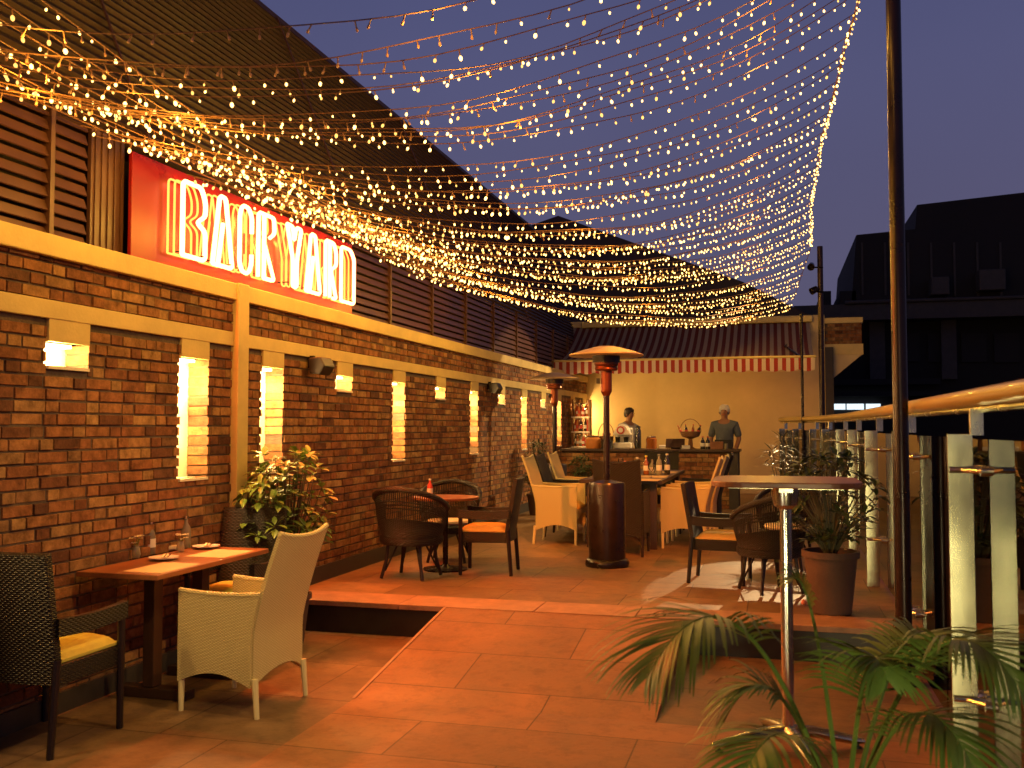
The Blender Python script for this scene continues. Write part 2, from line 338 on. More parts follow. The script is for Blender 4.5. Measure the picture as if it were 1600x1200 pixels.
while z < ZC0-.02:
    z0, z1 = z+.004, min(z+CH-.005, ZC0); y = Y0 + (0 if zi % 2 else .115); flip = zi % 2
    if not (z1 > ZB0-.005 and z0 < ZB1+.005):
        k = 0
        while y < Y1:
            L_ = (.198 if (k+flip) % 2 else .092) * rnd.uniform(.93, 1.07); ya, yb = y, y+L_
            segs = [(ya, yb)]
            for (a, c, zb) in niches:
                if z1 > zb+.01 and z0 < NT-.005:
                    ns = []
                    for (p, q) in segs:
                        if q <= a or p >= c: ns.append((p, q)); continue
                        if p < a: ns.append((p, a-rnd.uniform(0, .006)))
                        if q > c: ns.append((c+rnd.uniform(0, .006), q))
                    segs = ns
            for p, q in segs:
                if q-p < .02: continue
                edge = any(z1 > zb+.01 and z0 < NT and (abs(q-a) < .01 or abs(p-c) < .01) for a, c, zb in niches)
                o = rnd.uniform(-.003, .004); dz = rnd.uniform(-.0015, .0015); t = rnd.uniform(-.0015, .0015)
                xb = WX-.155 if edge else WX-.012
                x1 = WX+o*1.6
                vs = [(xb,p,z0+dz),(x1+t,p+.002,z0+dz+.003),(x1,q-.002,z0+dz+.003),(xb,q,z0+dz),(xb,p,z1+dz),(x1,p+.002,z1+dz-.003),(x1+t,q-.002,z1+dz-.003),(xb,q,z1+dz)]
                b.add(vs, [(0,3,2,1),(4,5,6,7),(0,1,5,4),(1,2,6,5),(2,3,7,6)])
            y += L_+.009+rnd.uniform(-.001,.001); k += 1
    z += CH; zi += 1
b.build('brickwork', M['brick'], wall)
PY0, PY1 = 5.92, 6.06
for y0, y1 in ((Y0, PY0), (PY1, Y1)):
    MB().box(WX-.24, WX+.035, y0, y1, ZC0, ZC1).build('coping', M['cream'], wall, bevel=.006)
    MB().box(WX-.1, WX+.014, y0, y1, ZB0, ZB1).build('plaster_band', M['cream'], wall, bevel=.003)
MB().box(WX-.1, WX+.05, PY0, PY1, .0, ZC1+.004).build('pilaster', M['cream'], wall, bevel=.005)
MB().box(WX-.1, WX+.018, 6.56, Y1, UP, .355).box(WX-.1, WX+.018, Y0, 6.45, 0, .11).build('skirting', M['skirt'], wall)
for (a, c, zb) in niches:
    n = MB().box(WX-.162, WX-.152, a-.010, c+.010, zb, NT).box(WX-.16, WX+.012, a, c, zb-.012, zb+.004).build('niche', M['creamw'], wall)
    MB().box(WX-.16, WX+.010, a, c, NT, ZB0).build('header_panel', M['cream'], n)
    MB().box(WX-.13, WX-.06, a+.06, c-.06, NT-.02, NT-.002).build('lamp_strip', M['nichelamp'], n)
    lg = zb < 1.5
    if lg: lamp('niche_light', 'POINT', (WX-.06, (a+c)/2-.05, NT-.50), 9, (1,.60,.20), .03)
    lamp('niche_light', 'POINT', (WX-.07, (a+c)/2-.03, NT-(.16 if lg else .06)), 36 if lg else 20, (1,.60,.20), .03)
# ---- building behind the wall: louvres and steep sheet cladding
shed = thing('clad_building', (0,0,0), 'tall brown building behind the brick wall, louvred low down and clad in ribbed sheet above', 'building')
lx = WX-.14
posts = [1.2, 2.75, 4.32, 9.1, 10.35, 11.6, 12.85, 14.1, 15.35, 16.6, 17.85]
MB().box(lx-.3, lx-.2, -2.5, 19.6, 2.3, 3.3).build('backing', M['void'], shed)
def bay(y0, y1):
    b = MB(); z = 2.52
    while z < 3.2:
        b.prism([(lx-.030, z+.058), (lx-.022, z+.060), (lx+.0, z+.004), (lx-.008, z+.0)], y0, y1, 'y'); z += .074
    b.build('louvre_bay', M['louvre'], shed)
edges = [-2.5] + [p for p in posts if p < 4.5] + [4.62]
for a, c in zip(edges[:-1], edges[1:]): bay(a+.012, c-.012)
edges = [8.06] + [p for p in posts if p > 8] + [19.5]
for a, c in zip(edges[:-1], edges[1:]): bay(a+.012, c-.012)
for p in posts: MB().box(lx-.05, lx+.012, p-.016, p+.016, 2.46, 3.25).build('louvre_post', mat_post if False else M['louvre'], shed)
b = MB()
for i in range(10): b.box(lx-.02, lx+.004+.008*(i%2), 4.63+i*.028, 4.63+(i+1)*.028, 2.47, 3.22)
b.build('ribbed_panel', M['louvre'], shed)
# steep ribbed cladding rising to the eaves
xa, za, xb_, zb_ = lx-.02, 3.2, -4.75, 5.56
prof = []; n = 34
for i in range(n+1):
    t = i/n; x = xa+(xb_-xa)*t; z = za+(zb_-za)*t
    prof += [(x, z), (x+.022, z+.022)] if i < n else [(x, z)]
poly = prof + [(xb_-.25, zb_), (xa-.25, za)]
MB().prism(poly, -4, 19.4, 'y').build('sheet_cladding', M['roof'], shed)
MB().box(xb_-.1, xb_+.03, -4, 19.45, zb_-.02, zb_+.03).build('eaves_flashing', M['roof'], shed)
for yy in (2.0, 5.2, 8.4, 11.6, 14.8): MB().prism([(xa+.03, za), (xa+.045, za), (xb_+.045, zb_), (xb_+.03, zb_)], yy, yy+.012, 'y').build('sheet_seam', M['louvre'], shed)

# ---- red sign with tubular lettering
sgn = thing('neon_sign', (WX-.085, 4.9, 2.50), 'glowing BACK YARD neon lettering on a red panel above the brick wall', 'sign')
SL = 3.12
MB().box(-.005, .02, 0, SL, 0, .66).build('panel', M['signred'], sgn, bevel=.004)
def rnd_path(pts, r=.03):
    out = []
    for i, p in enumerate(pts):
        p = Vector(p)
        if i in (0, len(pts)-1): out.append(p); continue
        a = Vector(pts[i-1]); c = Vector(pts[i+1]); d1 = (a-p); d2 = (c-p)
        rr = min(r, d1.length*.45, d2.length*.45); s = p+d1.normalized()*rr; e_ = p+d2.normalized()*rr
        for k in range(5):
            t = k/4; out.append((s*(1-t)**2 + p*2*t*(1-t) + e_*t*t))
    return out
# letter outlines, unit width and height
LT = {
 'B': [[(.0,0),(0,1),(.8,1),(1,.82),(1,.62),(.62,.50),(1,.40),(1,0),(0,0)]],
 'A': [[(0,0),(.32,1),(.62,1),(1,0),(.0,0)], [(.26,0),(.5,.62)]],
 'C': [[(1,.62),(1,.88),(.7,1),(.2,1),(0,.85),(0,.12),(.25,0),(.75,0),(1,.15),(1,.3)]],
 'K': [[(0,0),(0,1),(.95,1),(1,.75),(.7,.66)], [(.35,1),(.35,.0)], [(.35,.0),(1,0),(.4,.52)]],
 'Y': [[(0,1),(.42,.45),(.42,0),(.7,0),(.7,.45),(1,1),(.62,1),(.5,.75),(.38,1),(0,1)]],
 'R': [[(0,0),(0,1),(.75,1),(1,.85),(1,.6),(.5,.5),(1,.0),(.7,0)], [(.4,0),(.4,1)]],
 'D': [[(0,0),(0,1),(.7,1),(1,.85),(1,.0),(0,0)]] }
def yat(px): return onx(px, 400, WX).y - 4.9
spans = [('B',269,316),('A',318,359),('C',361,389),('K',391,425),('Y',437,467),('A',468,497),('R',499,522),('D',524,550)]
for ch, a, c in spans:
    ya, yb = yat(a), yat(c); off = .075; wd = (yb-ya)-off
    L0 = MB()
    for k, (dy, dx) in enumerate(((0, .03), (off*.5, .05), (off, .085))):
        for path in LT[ch]:
            pts = [Vector((dx+.02, ya+dy+u*wd, .095+v*.475)) for u, v in path]
            L0.tube(rnd_path(pts, .035), [.007,.007,.016][k], 6, m=1 if k == 0 or k == 1 else 0)
    for u in (.1, .9): L0.tube([(.02, ya+off+u*wd, .12), (.11, ya+off+u*wd, .12)], .005, 5, m=2)
    L0.build('letter_'+ch.lower(), [M['neon'], M['neon2'], M['black']], sgn)
    lamp('neon_light', 'POINT', (WX+.12, 4.9+(ya+yb)/2+.04, 2.80), 1.0, (1,.10,.012), .03)
    lamp('neon_throw', 'SPOT', (WX+.05, 4.9+(ya+yb)/2+.04, 2.84), 78, (1,.11,.012), .02, (WX+1.6, 4.9+(ya+yb)/2, .6), spot=125, blend=1)

# ---- end wall, counter, awning
ew = thing('end_wall', (0,0,0), 'tall ochre plastered wall closing the terrace behind the bar', 'wall')
MB().box(-4.4, .93, 19.0, 19.25, 0, 3.62).build('plaster', M['beige'], ew)
MB().box(.93, 1.08, 18.95, 19.3, -1, 3.0).build('pilaster', M['grey'], ew)
bal = thing('brick_balcony', (0,0,0), 'small brick balcony parapet with cream bands jutting out right of the awning', 'balcony')
for z0, z1 in ((2.86, 3.06), (3.46, 3.56)): MB().box(.93, 1.62, 19.05, 19.7, z0, z1).build('band', M['cream'], bal)
MB().prism([(.931, 2.86), (1.60, 2.86), (1.08, 2.42), (.931, 2.36)], 19.06, 19.7, 'y').build('bracket', M['beige'], bal)
b = MB(); 
for i in range(6):
    for j in range(5):
        x0 = .932+j*.135+(.06 if i%2 else 0); b.box(x0, min(x0+.127, 1.595), 19.066, 19.3, 3.063+i*.066, 3.063+i*.066+.057)
b.build('brickwork', M['brick_dark'], bal); MB().box(.935, 1.59, 19.08, 19.7, 3.05, 3.47).build('mortar_core', M['mortar'], bal)
bar = thing('bar_counter', (0,0,0), 'brick fronted bar counter with a thin stone top under the awning', 'bar counter')
CX0, CX1, CY0, CY1, CZ = -3.35, -.55, 15.3, 15.95, 1.147
MB().box(CX0, CX1-.14, CY0+.02, CY1, UP, CZ-.04).build('core', M['mortar'], bar)
b = MB(); z = UP; i = 0
while z < CZ-.08:
    x = CX0 - (.09 if i % 2 else 0)
    while x < CX1-.15:
        b.box(max(x, CX0), min(x+.17, CX1-.145), CY0, CY0+.03, z+.005, z+.060); x += .181
    z += .066; i += 1
b.build('brickwork', M['brick'], bar)
MB().box(CX1-.14, CX1, CY0-.01, CY1, UP, CZ-.04).build('end_panel', M['grey'], bar)
MB().box(CX0-.02, CX1+.03, CY0-.05, CY1+.05, CZ-.04, CZ).build('countertop', M['wood_dark'], bar, bevel=.006)

AX0, AX1 = -3.92, .66
aw = thing('striped_awning', (0,0,0), 'red and cream striped awning with a scalloped valance over the bar', 'awning')
AYf, AZf, AYb, AZb = 16.7, 2.66, 18.98, 3.50
def awf(u, v):
    x = AX0+(AX1-AX0)*u; y = AYf+(AYb-AYf)*v; z = AZf+(AZb-AZf)*(v**1.25) - .10*math.sin(math.pi*v) + .010*math.sin(u*90)*math.sin(math.pi*v)
    return (x, y, z), (0, -.35, 1)
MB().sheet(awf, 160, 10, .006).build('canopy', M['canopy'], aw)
b = MB(); nsc = int((AX1-AX0)/.264*8); top = []; 
poly = [(AX0, AZf), (AX1, AZf)] + [(AX1-(AX1-AX0)*i/nsc, AZf-.20-.035*abs(math.sin(math.pi*i/8))) for i in range(nsc+1)]
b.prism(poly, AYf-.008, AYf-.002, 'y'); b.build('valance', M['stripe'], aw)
MB().tube([(AX0-.02, AYf, AZf+.012), (AX1+.02, AYf, AZf+.012)], .022, 10).build('front_bar', M['cream'], aw)
MB().box(AX0+.2, AX1+.05, AYb-.12, AYb, AZb-.02, AZb+.10).build('roller_cassette', M['cream'], aw, bevel=.02)
for x in (-3.2, .45): MB().tube([(x, AYf+.03, AZf), (x+(-.25 if x>0 else .25), 17.9, 2.95), (x, AYb, 3.2)], .02, 8).build('folding_arm', M['darkmetal'], aw)

# ---- buildings beyond
hb = thing('hipped_roof_building', (0,0,0), 'dark building with a long falling hipped roof beyond the awning', 'building')
p0, p1, p2, p3 = [ony(x, y, 24) for x, y in ((872,337),(1160,440),(1290,505),(700,300))]
MB().prism([(p0.x, p0.z), (p1.x, p1.z), (p2.x, p2.z), (p2.x, 2.0), (p0.x-9, 2.0), (p0.x-9, p0.z-2.6), ], 24, 34, 'y').build('roof', M['roof'], hb)
MB().box(p0.x-9, p2.x-.2, 24.3, 33.6, -4, 2.0).build('wall', M['dbuild'], hb)
rb = thing('dark_block', (0,0,0), 'large unlit stepped building filling the right side beyond the railing', 'building')
YB = 27
def bb(x0, y0, x1, y1, m, name, dep=8, Y=YB):
    a = ony(x0, y0, Y); c = ony(x1, y1, Y); return MB().box(a.x, c.x, Y, Y+dep, c.z, a.z).build(name, m, rb)
a = ony(1338,367,YB); c = ony(1430,358,YB); g = ony(1433,320,YB); h = ony(1640,303,YB); l = ony(1330,480,YB); l2 = ony(1640,480,YB)
MB().prism([(a.x,a.z),(c.x,c.z),(g.x,g.z),(h.x+6,h.z+.5),(l2.x+6,l.z),(l.x,l.z)], YB, YB+8, 'y').build('upper_storey', M['dbuild'], rb)
bb(1312,455,1338,485,M['dbuild'],'roof_box'); bb(1283,455,1299,485,M['dbuild'],'roof_box')
a = ony(1240,478,YB-.6); c = ony(1640,492,YB-.6); MB().box(a.x, c.x+8, YB-.6, YB, c.z, a.z).build('cornice', M['grey'], rb)
a = ony(1240,492,YB); c = ony(1640,700,YB); MB().box(a.x, c.x+8, YB+.3, YB+8, -4, a.z).build('wall', M['void'], rb)
for x0, x1 in ((1358,1384),(1470,1496)): bb(x0,494,x1,592,M['grey'],'pilaster',.25,YB+.04)
for y0, y1 in ((593,600),(612,618)): bb(1297,y0,1470,y1,M['dbuild'],'ledge',.2,YB+.02)
for i in range(7):
    a = ony(1345+i*36, 385, YB); MB().box(a.x, a.x+.05, YB-.03, YB, a.z-1.3, a.z+.1).build('cladding_joint', M['grey'], rb)
for px, py, w_, h_ in ((1455,455,24,20),(1530,448,34,24)):
    a = ony(px, py, YB-.5); MB().box(a.x, a.x+w_*.018, YB-.55, YB-.02, a.z-.1, a.z+h_*.018).build('duct_box', M['grey'], rb, bevel=.03)
a = ony(1410, 470, YB-.65); MB().tube([(a.x-1.4, a.y, a.z), (a.x+4, a.y, a.z), (a.x+4, a.y, a.z-4)], .05, 8).build('drain_pipe', M['grey'], rb)
for k in range(4):
    a = ony(1400+k*52, 520, YB); MB().box(a.x, a.x+.6, YB+.22, YB+.29, a.z-.75, a.z).build('dark_window', M['dbuild'], rb)
for x0, x1 in ((1302,1321),(1323,1350),(1353,1376)):
    wn = bb(x0,631,x1,640,M['window'],'window',.03,YB+.12)

# ================================================================== RAILING
rl = thing('glass_railing', (0,0,0), 'long glass railing with wooden handrail and upright steel plates on the right', 'railing')
GX = .83
path = [(GX, -.6), (GX, 11.9), (.66, 14.6), (.10, 17.2)]
HZ = 1.5+.125
MB().tube([(x, y, HZ) for x, y in [(GX,-.6),(GX,3),(GX,8),(GX,11.6),(.80,12.6),(.66,14.6),(.10,17.2)]], .040, 18).build('handrail', M['rail_wood'], rl)
MB().tube([(x, y, HZ-.052) for x, y in [(GX,-.6),(GX,3),(GX,8),(GX,11.6),(.80,12.6),(.66,14.6),(.10,17.2)]], .014, 8).build('rail_channel', M['steel'], rl)
def lerp2(a, b_, t): return (a[0]+(b_[0]-a[0])*t, a[1]+(b_[1]-a[1])*t)
gl_edges = [-.6,1.45,3.35,5.3,7.2,9.1,11.05]
segs = [((GX,a),(GX,c)) for a, c in zip(gl_edges[:-1], gl_edges[1:])] + [((GX,11.05),(GX,11.95)), ((GX-.01,11.97),(.66,14.6)), ((.655,14.62),(.10,17.2))]
for a, c in segs:
    z0 = .05 if a[1] < 6.4 else UP+.04
    d = Vector((c[0]-a[0], c[1]-a[1])); L_ = d.length-.02; mid = ((a[0]+c[0])/2, (a[1]+c[1])/2, (z0+1.45)/2)
    MB().obox(mid, (L_, .012), 1.45-z0, rz=math.atan2(d.y, d.x)).build('glass_panel', M['railglass'], rl)
def plate(x, y, z0, rz=0):
    b = MB().obox((x-.085*math.cos(rz), y-.085*math.sin(rz), (z0+1.47)/2), (.098, .012), 1.47-z0, rz=rz)
    p = b.build('post_plate', M['steel'], rl, bevel=.002)
    MB().obox((x-.02, y, 1.52), (.05, .03), .11, rz=rz).build('bracket', M['steel'], p)
    for zz in (1.32, .38 + (0 if y < 6.4 else UP)):
        s = MB()
        for q in (-1, 1):
            s.tube([(x-.085*math.cos(rz), y-.02, zz), (x-.0, y+q*.09-.02, zz)], .009, 6)
            s.tube([(x-.03, y+q*.09-.02, zz), (x+.02, y+q*.09-.02, zz)], .021, 10)
        s.tube([(x-.13, y-.02, zz), (x+.03, y-.02, zz)], .012, 8)
        s.build('spider_fitting', M['chrome'], p)
for y in (.55, 2.45, 4.37, 6.34, 8.2, 10.15, 12.0): plate(GX, y, 0 if y < 6.5 else UP)
for x, y in ((.73,13.4),(.62,14.8),(.40,15.8),(.2,16.8)): plate(x, y, UP, R(14))

# poles
def pole(x, y, z0, z1, r, label, m='pole'):
    t = thing('pole', (x, y, z0), label, 'pole')
    MB().tube([(0,0,.02),(0,0,z1-z0)], r, 16).build('shaft', M[m], t)
    MB().lathe([(r*2,0),(r*2,.015),(r*1.3,.03),(r*1.3,.06)], n=20).build('base_plate', M['darkmetal'], t); return t
pole(.72, 6.09, 0, 6.2, .043, 'tall dark red pole carrying the string lights beside the railing')
q = ony(1281, 385, 16.4); pole(q.x, 16.4, UP, q.z, .045, 'shorter reddish pole at the far right where the light net ends')
q = ony(1252, 490, 15.6); pole(q.x, 15.6, UP, q.z, .022, 'thin black pole crossing the right end of the awning', 'darkmetal')

# ================================================================== STRING LIGHTS
bm_lit = MB().tube([(0,0,0),(0,0,-.030)], .0035, 5, m=1).lathe([(.0001,-.026),(.007,-.032),(.0095,-.041),(.007,-.050),(.0001,-.055)], n=7)
o = bm_lit.build('bulb', [M['bulb'], M['cable']]); lit_mesh = o.data; bpy.data.objects.remove(o)
dim_mesh = lit_mesh.copy(); dim_mesh.materials[0] = M['bulbdim']
o = MB().tube([(0,0,0),(0,0,-.030)], .0035, 5, m=1).lathe([(.0001,-.026),(.006,-.032),(.006,-.045),(.0001,-.05)], n=6).build('bulb', [M['bulboff'], M['cable']]); off_mesh = o.data; bpy.data.objects.remove(o)
def rx(y):     # right hand carrier cable between the two poles, pulled inwards
    if y <= 6.09: return .72
    if y <= 16.4:
        t = (y-6.09)/(16.4-6.09); return .72+(.62-.72)*t - .72*(t**1.5)*(1-t)
    return .62-.16*(y-16.4)
def rz_(y):
    if y <= 6.09: return 4.72
    if y <= 16.4:
        t = (y-6.09)/(16.4-6.09); return 4.88-.41*t
    return 4.47-.40*(y-16.4)
srnd = random.Random(11)
def string(P0, P1, sag, lit=1.0, label='', group='', sp_=.125, lights=0, off=None):
    P0, P1 = Vector(P0), Vector(P1); L_ = (P1-P0).length
    t0 = thing('string_light', P0, label, 'string lights', 0, group)
    N = 26; asym = srnd.uniform(-.04, .04); w1 = srnd.uniform(0, 6); w2 = srnd.uniform(.006, .02)
    def pt(t):
        p = P0+(P1-P0)*t; s_ = 4*t*(1-t)*(1+asym*(t-.5)*2); p.z -= sag*s_ - w2*math.sin(w1+t*19)*math.sin(math.pi*t); p.y += w2*math.sin(w1*2+t*11); return p-P0
    MB().tube([pt(i/N) for i in range(N+1)], .0032, 5).build('cable', M['cable'], t0)
    n = min(100, int(L_/sp_)); 
    for i in range(n):
        t = (i+.5+srnd.uniform(-.3,.3))/n; on = srnd.random() < lit
        if off and off[0] < t < off[1]: on = False
        ob = bpy.data.objects.new('bulb', (dim_mesh if srnd.random() < .3 else lit_mesh) if on else off_mesh); col.objects.link(ob); ob.parent = t0; ob.location = pt(t)
        ob.rotation_euler = (srnd.uniform(-.4,.4), srnd.uniform(-.4,.4), srnd.uniform(0,6)); s_ = srnd.choice((.6,.72,.8,.9,1,1.15))*(.85 if P1.y < 9 else 1) if on else 1; ob.scale = (s_,s_,s_)
    for i in range(lights):
        t = (i+.5)/lights; q = P0+pt(t); lamp('bulb_light', 'POINT', q-Vector((0,0,.09)), 9.0, WARM, .02)
ynear = 'row of mostly unlit fairy bulbs on an orange cable in the upper left'
def interp(y, T):
    for (a, fa), (c, fc) in zip(T[:-1], T[1:]):
        if y <= c: return fa+(fc-fa)*(y-a)/(c-a)
    return T[-1][1]
TL = [(3.0, 1.9), (6.1, 3.4), (8.3, 4.2), (12, 5.5), (15, 7.0), (18.3, 9.2)]
rights = [5.0,5.4,5.7,5.95,6.2,6.4,6.6,6.8,7.0,7.2,7.45,7.6,8.0,8.4,8.8,9.0,9.4,9.8,10.2,10.4,10.8,11.2,11.6,12.0,12.2,12.6,13.0,13.2,13.6,14.0,14.2,14.7,15.0,15.2,15.7,15.9,16.2,16.5,16.8,16.95,17.2,17.4,17.55,17.8,17.95,18.15,18.3]
for i, y in enumerate(rights):
    yl = interp(y, TL)+srnd.uniform(-.07,.07); far = y > 14.5
    lab = ('fairy light string in the low dense swag above the bar awning' if far else 'fairy light string in the middle of the net, sweeping from sign to poles' if y > 9.3 else 'sparse fairy light string crossing the open sky high in the picture')
    grp = 'far string lights' if far else 'middle string lights' if y > 9.3 else 'near string lights'
    dens = .135 if y < 7 else .115 if y < 9.3 else .098
    string((WX+.05+srnd.uniform(0,.05), yl, 3.13+srnd.uniform(-.05,.08)), (rx(y), y, rz_(y)), (.60 if y < 12 else .60-.025*(y-12))*srnd.uniform(.94,1.06), .86 if y < 8 else .95 if y < 12 else .98, lab, grp, dens,
           lights=(3 if i % 3 == 0 else 0), off=(0, srnd.uniform(.42,.62)) if y < 5.8 else (0, srnd.uniform(.05,.25)) if y < 6.7 else None)
for k, (xl, yl, zl, xr, yr, zr, sg) in enumerate(((WX,2.2,3.35,.72,5.6,4.9,.55),(WX,2.6,3.3,.72,4.6,4.8,.6),(WX,2.0,3.5,.72,4.9,5.0,.4),(WX,3.1,3.42,.72,3.9,4.6,.5),(WX, 1.6,3.55,.72,6.0,5.1,.7))):
    string((xl,yl,zl),(xr,yr,zr),sg,.08 if k != 3 else .9, ynear if k != 3 else 'short lit fairy string in the top left corner', 'unlit string lights' if k != 3 else None, .13)
for k in range(7):
    dx = .05+.07*k; string((WX+dx, .4+.5*k, 3.26+.03*k), (WX+dx+.12, 8.0+.35*k, 3.20+srnd.uniform(-.05,.06)), .04+.02*k, .97, 'bright fairy light string bunched along the wall side edge of the net above the sign', 'edge string lights', .10, lights=2 if k in (1,3,5) else 0)
for (ya, yb) in ((6.3,8.6),(8.6,10.9),(10.9,13.4),(13.4,16.3)):
    for j in (0, 1): string((rx(ya)-.02*j, ya, rz_(ya)), (rx(yb)-.02*j, yb, rz_(yb)), .05+.04*j, .97, 'fairy light string bunched along the right hand edge of the net between the two poles', 'right edge string lights', .10)
q = MB().tube([(rx(y), y, rz_(y)) for y in [3+.5*i for i in range(31)]], .005, 6).build('carrier_cable', M['cable']); tag(q, 'thin steel cable between the poles holding the right ends of the light strings', 'cable')
q = MB().tube([(WX+.05, 1+i, 3.15) for i in range(9)], .005, 6).build('carrier_cable', M['cable']); tag(q, 'thin cable along the top of the red sign where the light strings start', 'cable')

# ================================================================== FURNITURE
def seat_cushion(mb, x0, x1, y, z0, z1):
    def f(u, v):
        x = x0+(x1-x0)*u; yy = -y+2*y*v; bl = (1-(2*u-1)**6)*(1-(2*v-1)**6); return (x, yy, z0+.012+(z1-z0-.012)*bl), (0,0,1)
    vs = []; N = 12
    for i in range(N+1):
        for j in range(N+1): vs.append(f(i/N, j/N)[0])
    for i in range(N+1):
        for j in range(N+1): p = vs[i*(N+1)+j]; vs.append((p[0], p[1], z0))
    K = (N+1)**2; I = lambda i, j: i*(N+1)+j; fs = []
    for i in range(N):
        for j in range(N): fs += [(I(i,j),I(i+1,j),I(i+1,j+1),I(i,j+1)), (I(i,j)+K,I(i,j+1)+K,I(i+1,j+1)+K,I(i+1,j)+K)]
    for i in range(N): fs += [(I(i,0),I(i,0)+K,I(i+1,0)+K,I(i+1,0)), (I(i,N),I(i+1,N),I(i+1,N)+K,I(i,N)+K), (I(0,i),I(0,i+1),I(0,i+1)+K,I(0,i)+K), (I(N,i),I(N,i)+K,I(N,i+1)+K,I(N,i+1))]
    return mb.add(vs, fs, 0, True)
def highback(wk, fr, cush, label, name='wicker_armchair', group=None):
    """seat faces +x, back towards -x"""
    t = thing(name, (0,0,0), label, 'armchair', 0, group); W = .235
    def bx(z): return -.215-.16*max(0, (z-.42))**1.25/.45
    def bf(u, v):
        y = -W+2*W*u; top = .915+.032*abs(2*u-1)**2.2; bot = .16+.075*(1-(2*u-1)**2); z = bot+(top-bot)*v
        return (bx(z)-.028*(1-(2*u-1)**2), y, z), (1, 0, .1)
    MB().sheet(bf, 12, 14, .022).build('backrest', M[wk], t)
    MB().tube([Vector(bf(i/12, 1)[0])+Vector((0,0,.004)) for i in range(13)], .014, 8).build('top_roll', M[wk], t)
    for s in (-1, 1):
        def sf(u, v, s=s):
            z0 = .155+.06*math.sin(math.pi*u); z1 = .63-.012*math.sin(math.pi*u); z = z0+(z1-z0)*v
            xb = bx(z); x = .235+(xb-.235)*u; return (x, s*(W+.004), z), (0, s, 0)
        MB().sheet(sf, 12, 8, .022).build('side_panel', M[wk], t)
        MB().tube([Vector(sf(i/12, 1)[0])+Vector((0,0,.003)) for i in range(13)], .015, 8).build('armrest', M[wk], t)
    MB().box(-.21, .235, -W+.008, W-.008, .335, .385).build('seat', M[wk], t, bevel=.01)
    MB().sheet(lambda u, v: ((.238, -W+2*W*u, .28+.05*math.sin(math.pi*u)+(.385-.28-.05*math.sin(math.pi*u))*v), (1,0,0)), 10, 3, .02).build('front_panel', M[wk], t)
    seat_cushion(MB(), -.2, .25, W-.022, .388, .46).build('cushion', M[cush], t)
    for x, y, dx in ((.22,W,.0), (.22,-W,0), (-.215,W,-.035), (-.215,-W,-.035)):
        MB().tube([(x+dx*.5, y*.985, .20), (x+dx, y, 0)], [.018, .0135], 8).build('leg', M[fr], t)
    return t
def openarm(label, cush, group=None):
    t = thing('open_arm_chair', (0,0,0), label, 'armchair', 0, group); W = .225
    def bx(z): return -.20-.16*max(0, z-.38)
    MB().sheet(lambda u, v: ((bx(.30+.55*v)-.02*(1-(2*u-1)**2), -W+2*W*u, .30+.55*v), (1,0,.2)), 8, 10, .038).build('backrest', M['wicker_d'], t, bevel=.004)
    MB().box(-.20, .215, -W+.006, W-.006, .285, .375).build('seat', M['wicker_d'], t, bevel=.008)
    seat_cushion(MB(), -.18, .22, W-.02, .378, .438).build('cushion', M[cush], t)
    for s in (-1, 1):
        MB().sheet(lambda u, v: ((.225+(bx(.53)-.225)*u, s*W, .50+.075*v-.012*math.sin(math.pi*u)), (0,s,0)), 8, 2, .036).build('armrest', M['wicker_d'], t)
        MB().tube([(.205, s*(W-.004), .56), (.205, s*(W-.004), 0)], [.019,.016], 8).build('leg', M['dark_frame'], t)
        MB().tube([(-.205, s*(W-.006), .40), (-.235, s*(W-.006), 0)], [.019,.016], 8).build('leg', M['dark_frame'], t)
    return t
def tub(label, group=None, cushion=True):
    t = thing('tub_chair', (0,0,0), label, 'armchair', 0, group); RR = .27
    def rim(a):     # a: -1 (arm end) .. 0 (back) .. 1
        an = math.pi+a*math.pi*.58; zz = .74-.17*abs(a)**1.7; r = RR*(1.10-.02*abs(a)); return Vector((r*math.cos(an)+.03, r*math.sin(an), zz))
    def low(a):
        an = math.pi+a*math.pi*.58; return Vector((RR*.90*math.cos(an)+.03, RR*.90*math.sin(an), .34))
    MB().tube([rim(-1+2*i/24) for i in range(25)], .024, 10).build('rim', M['wicker_d'], t)
    b = MB()
    for i in range(61):
        a = -1+2*i/60; p, q = rim(a), low(a); m_ = (p+q)/2; m_ = Vector((m_.x, m_.y, m_.z)); b.tube([p, m_+Vector(((m_.x-.03)*.03, m_.y*.03, 0)), q], .0042, 4)
    for h in (.25,.32,.39, .62,.69): b.tube([rim(-1+2*i/24)*(1-h)+low(-1+2*i/24)*h for i in range(25)], .006, 5)
    b.build('backrest', M['wicker_d'], t)
    def shell(u, v):
        a = -1+2*u; z = v*.6; p = low(a)*(1-z*.62)+rim(a)*(z*.62); return p, (math.cos(math.pi+a*math.pi*.58), math.sin(math.pi+a*math.pi*.58), 0)
    MB().sheet(shell, 20, 4, .012).build('lower_back', M['wicker_d'], t)
    MB().lathe([(.24,.275),(.255,.30),(.255,.335),(.235,.35),(.001,.352)], (.03,0,0), 28).build('seat', M['wicker_d'], t)
    if cushion: MB().lathe([(.21,.353),(.222,.37),(.21,.388),(.001,.394)], (.03,0,0), 24).build('cushion', M['napkin'], t)
    for an in (45,135,225,315):
        c_, s_ = math.cos(R(an)), math.sin(R(an)); MB().tube([(.03+.19*c_,.19*s_,.30),(.03+.21*c_,.21*s_,.14),(.03+.25*c_,.25*s_,0)], .014, 8).build('leg', M['dark_frame'], t)
        MB().tube([(.03+.11*c_,.11*s_,.28),(.03+.22*c_,.22*s_,.06)], .008, 6).build('strut', M['dark_frame'], t)
    return t

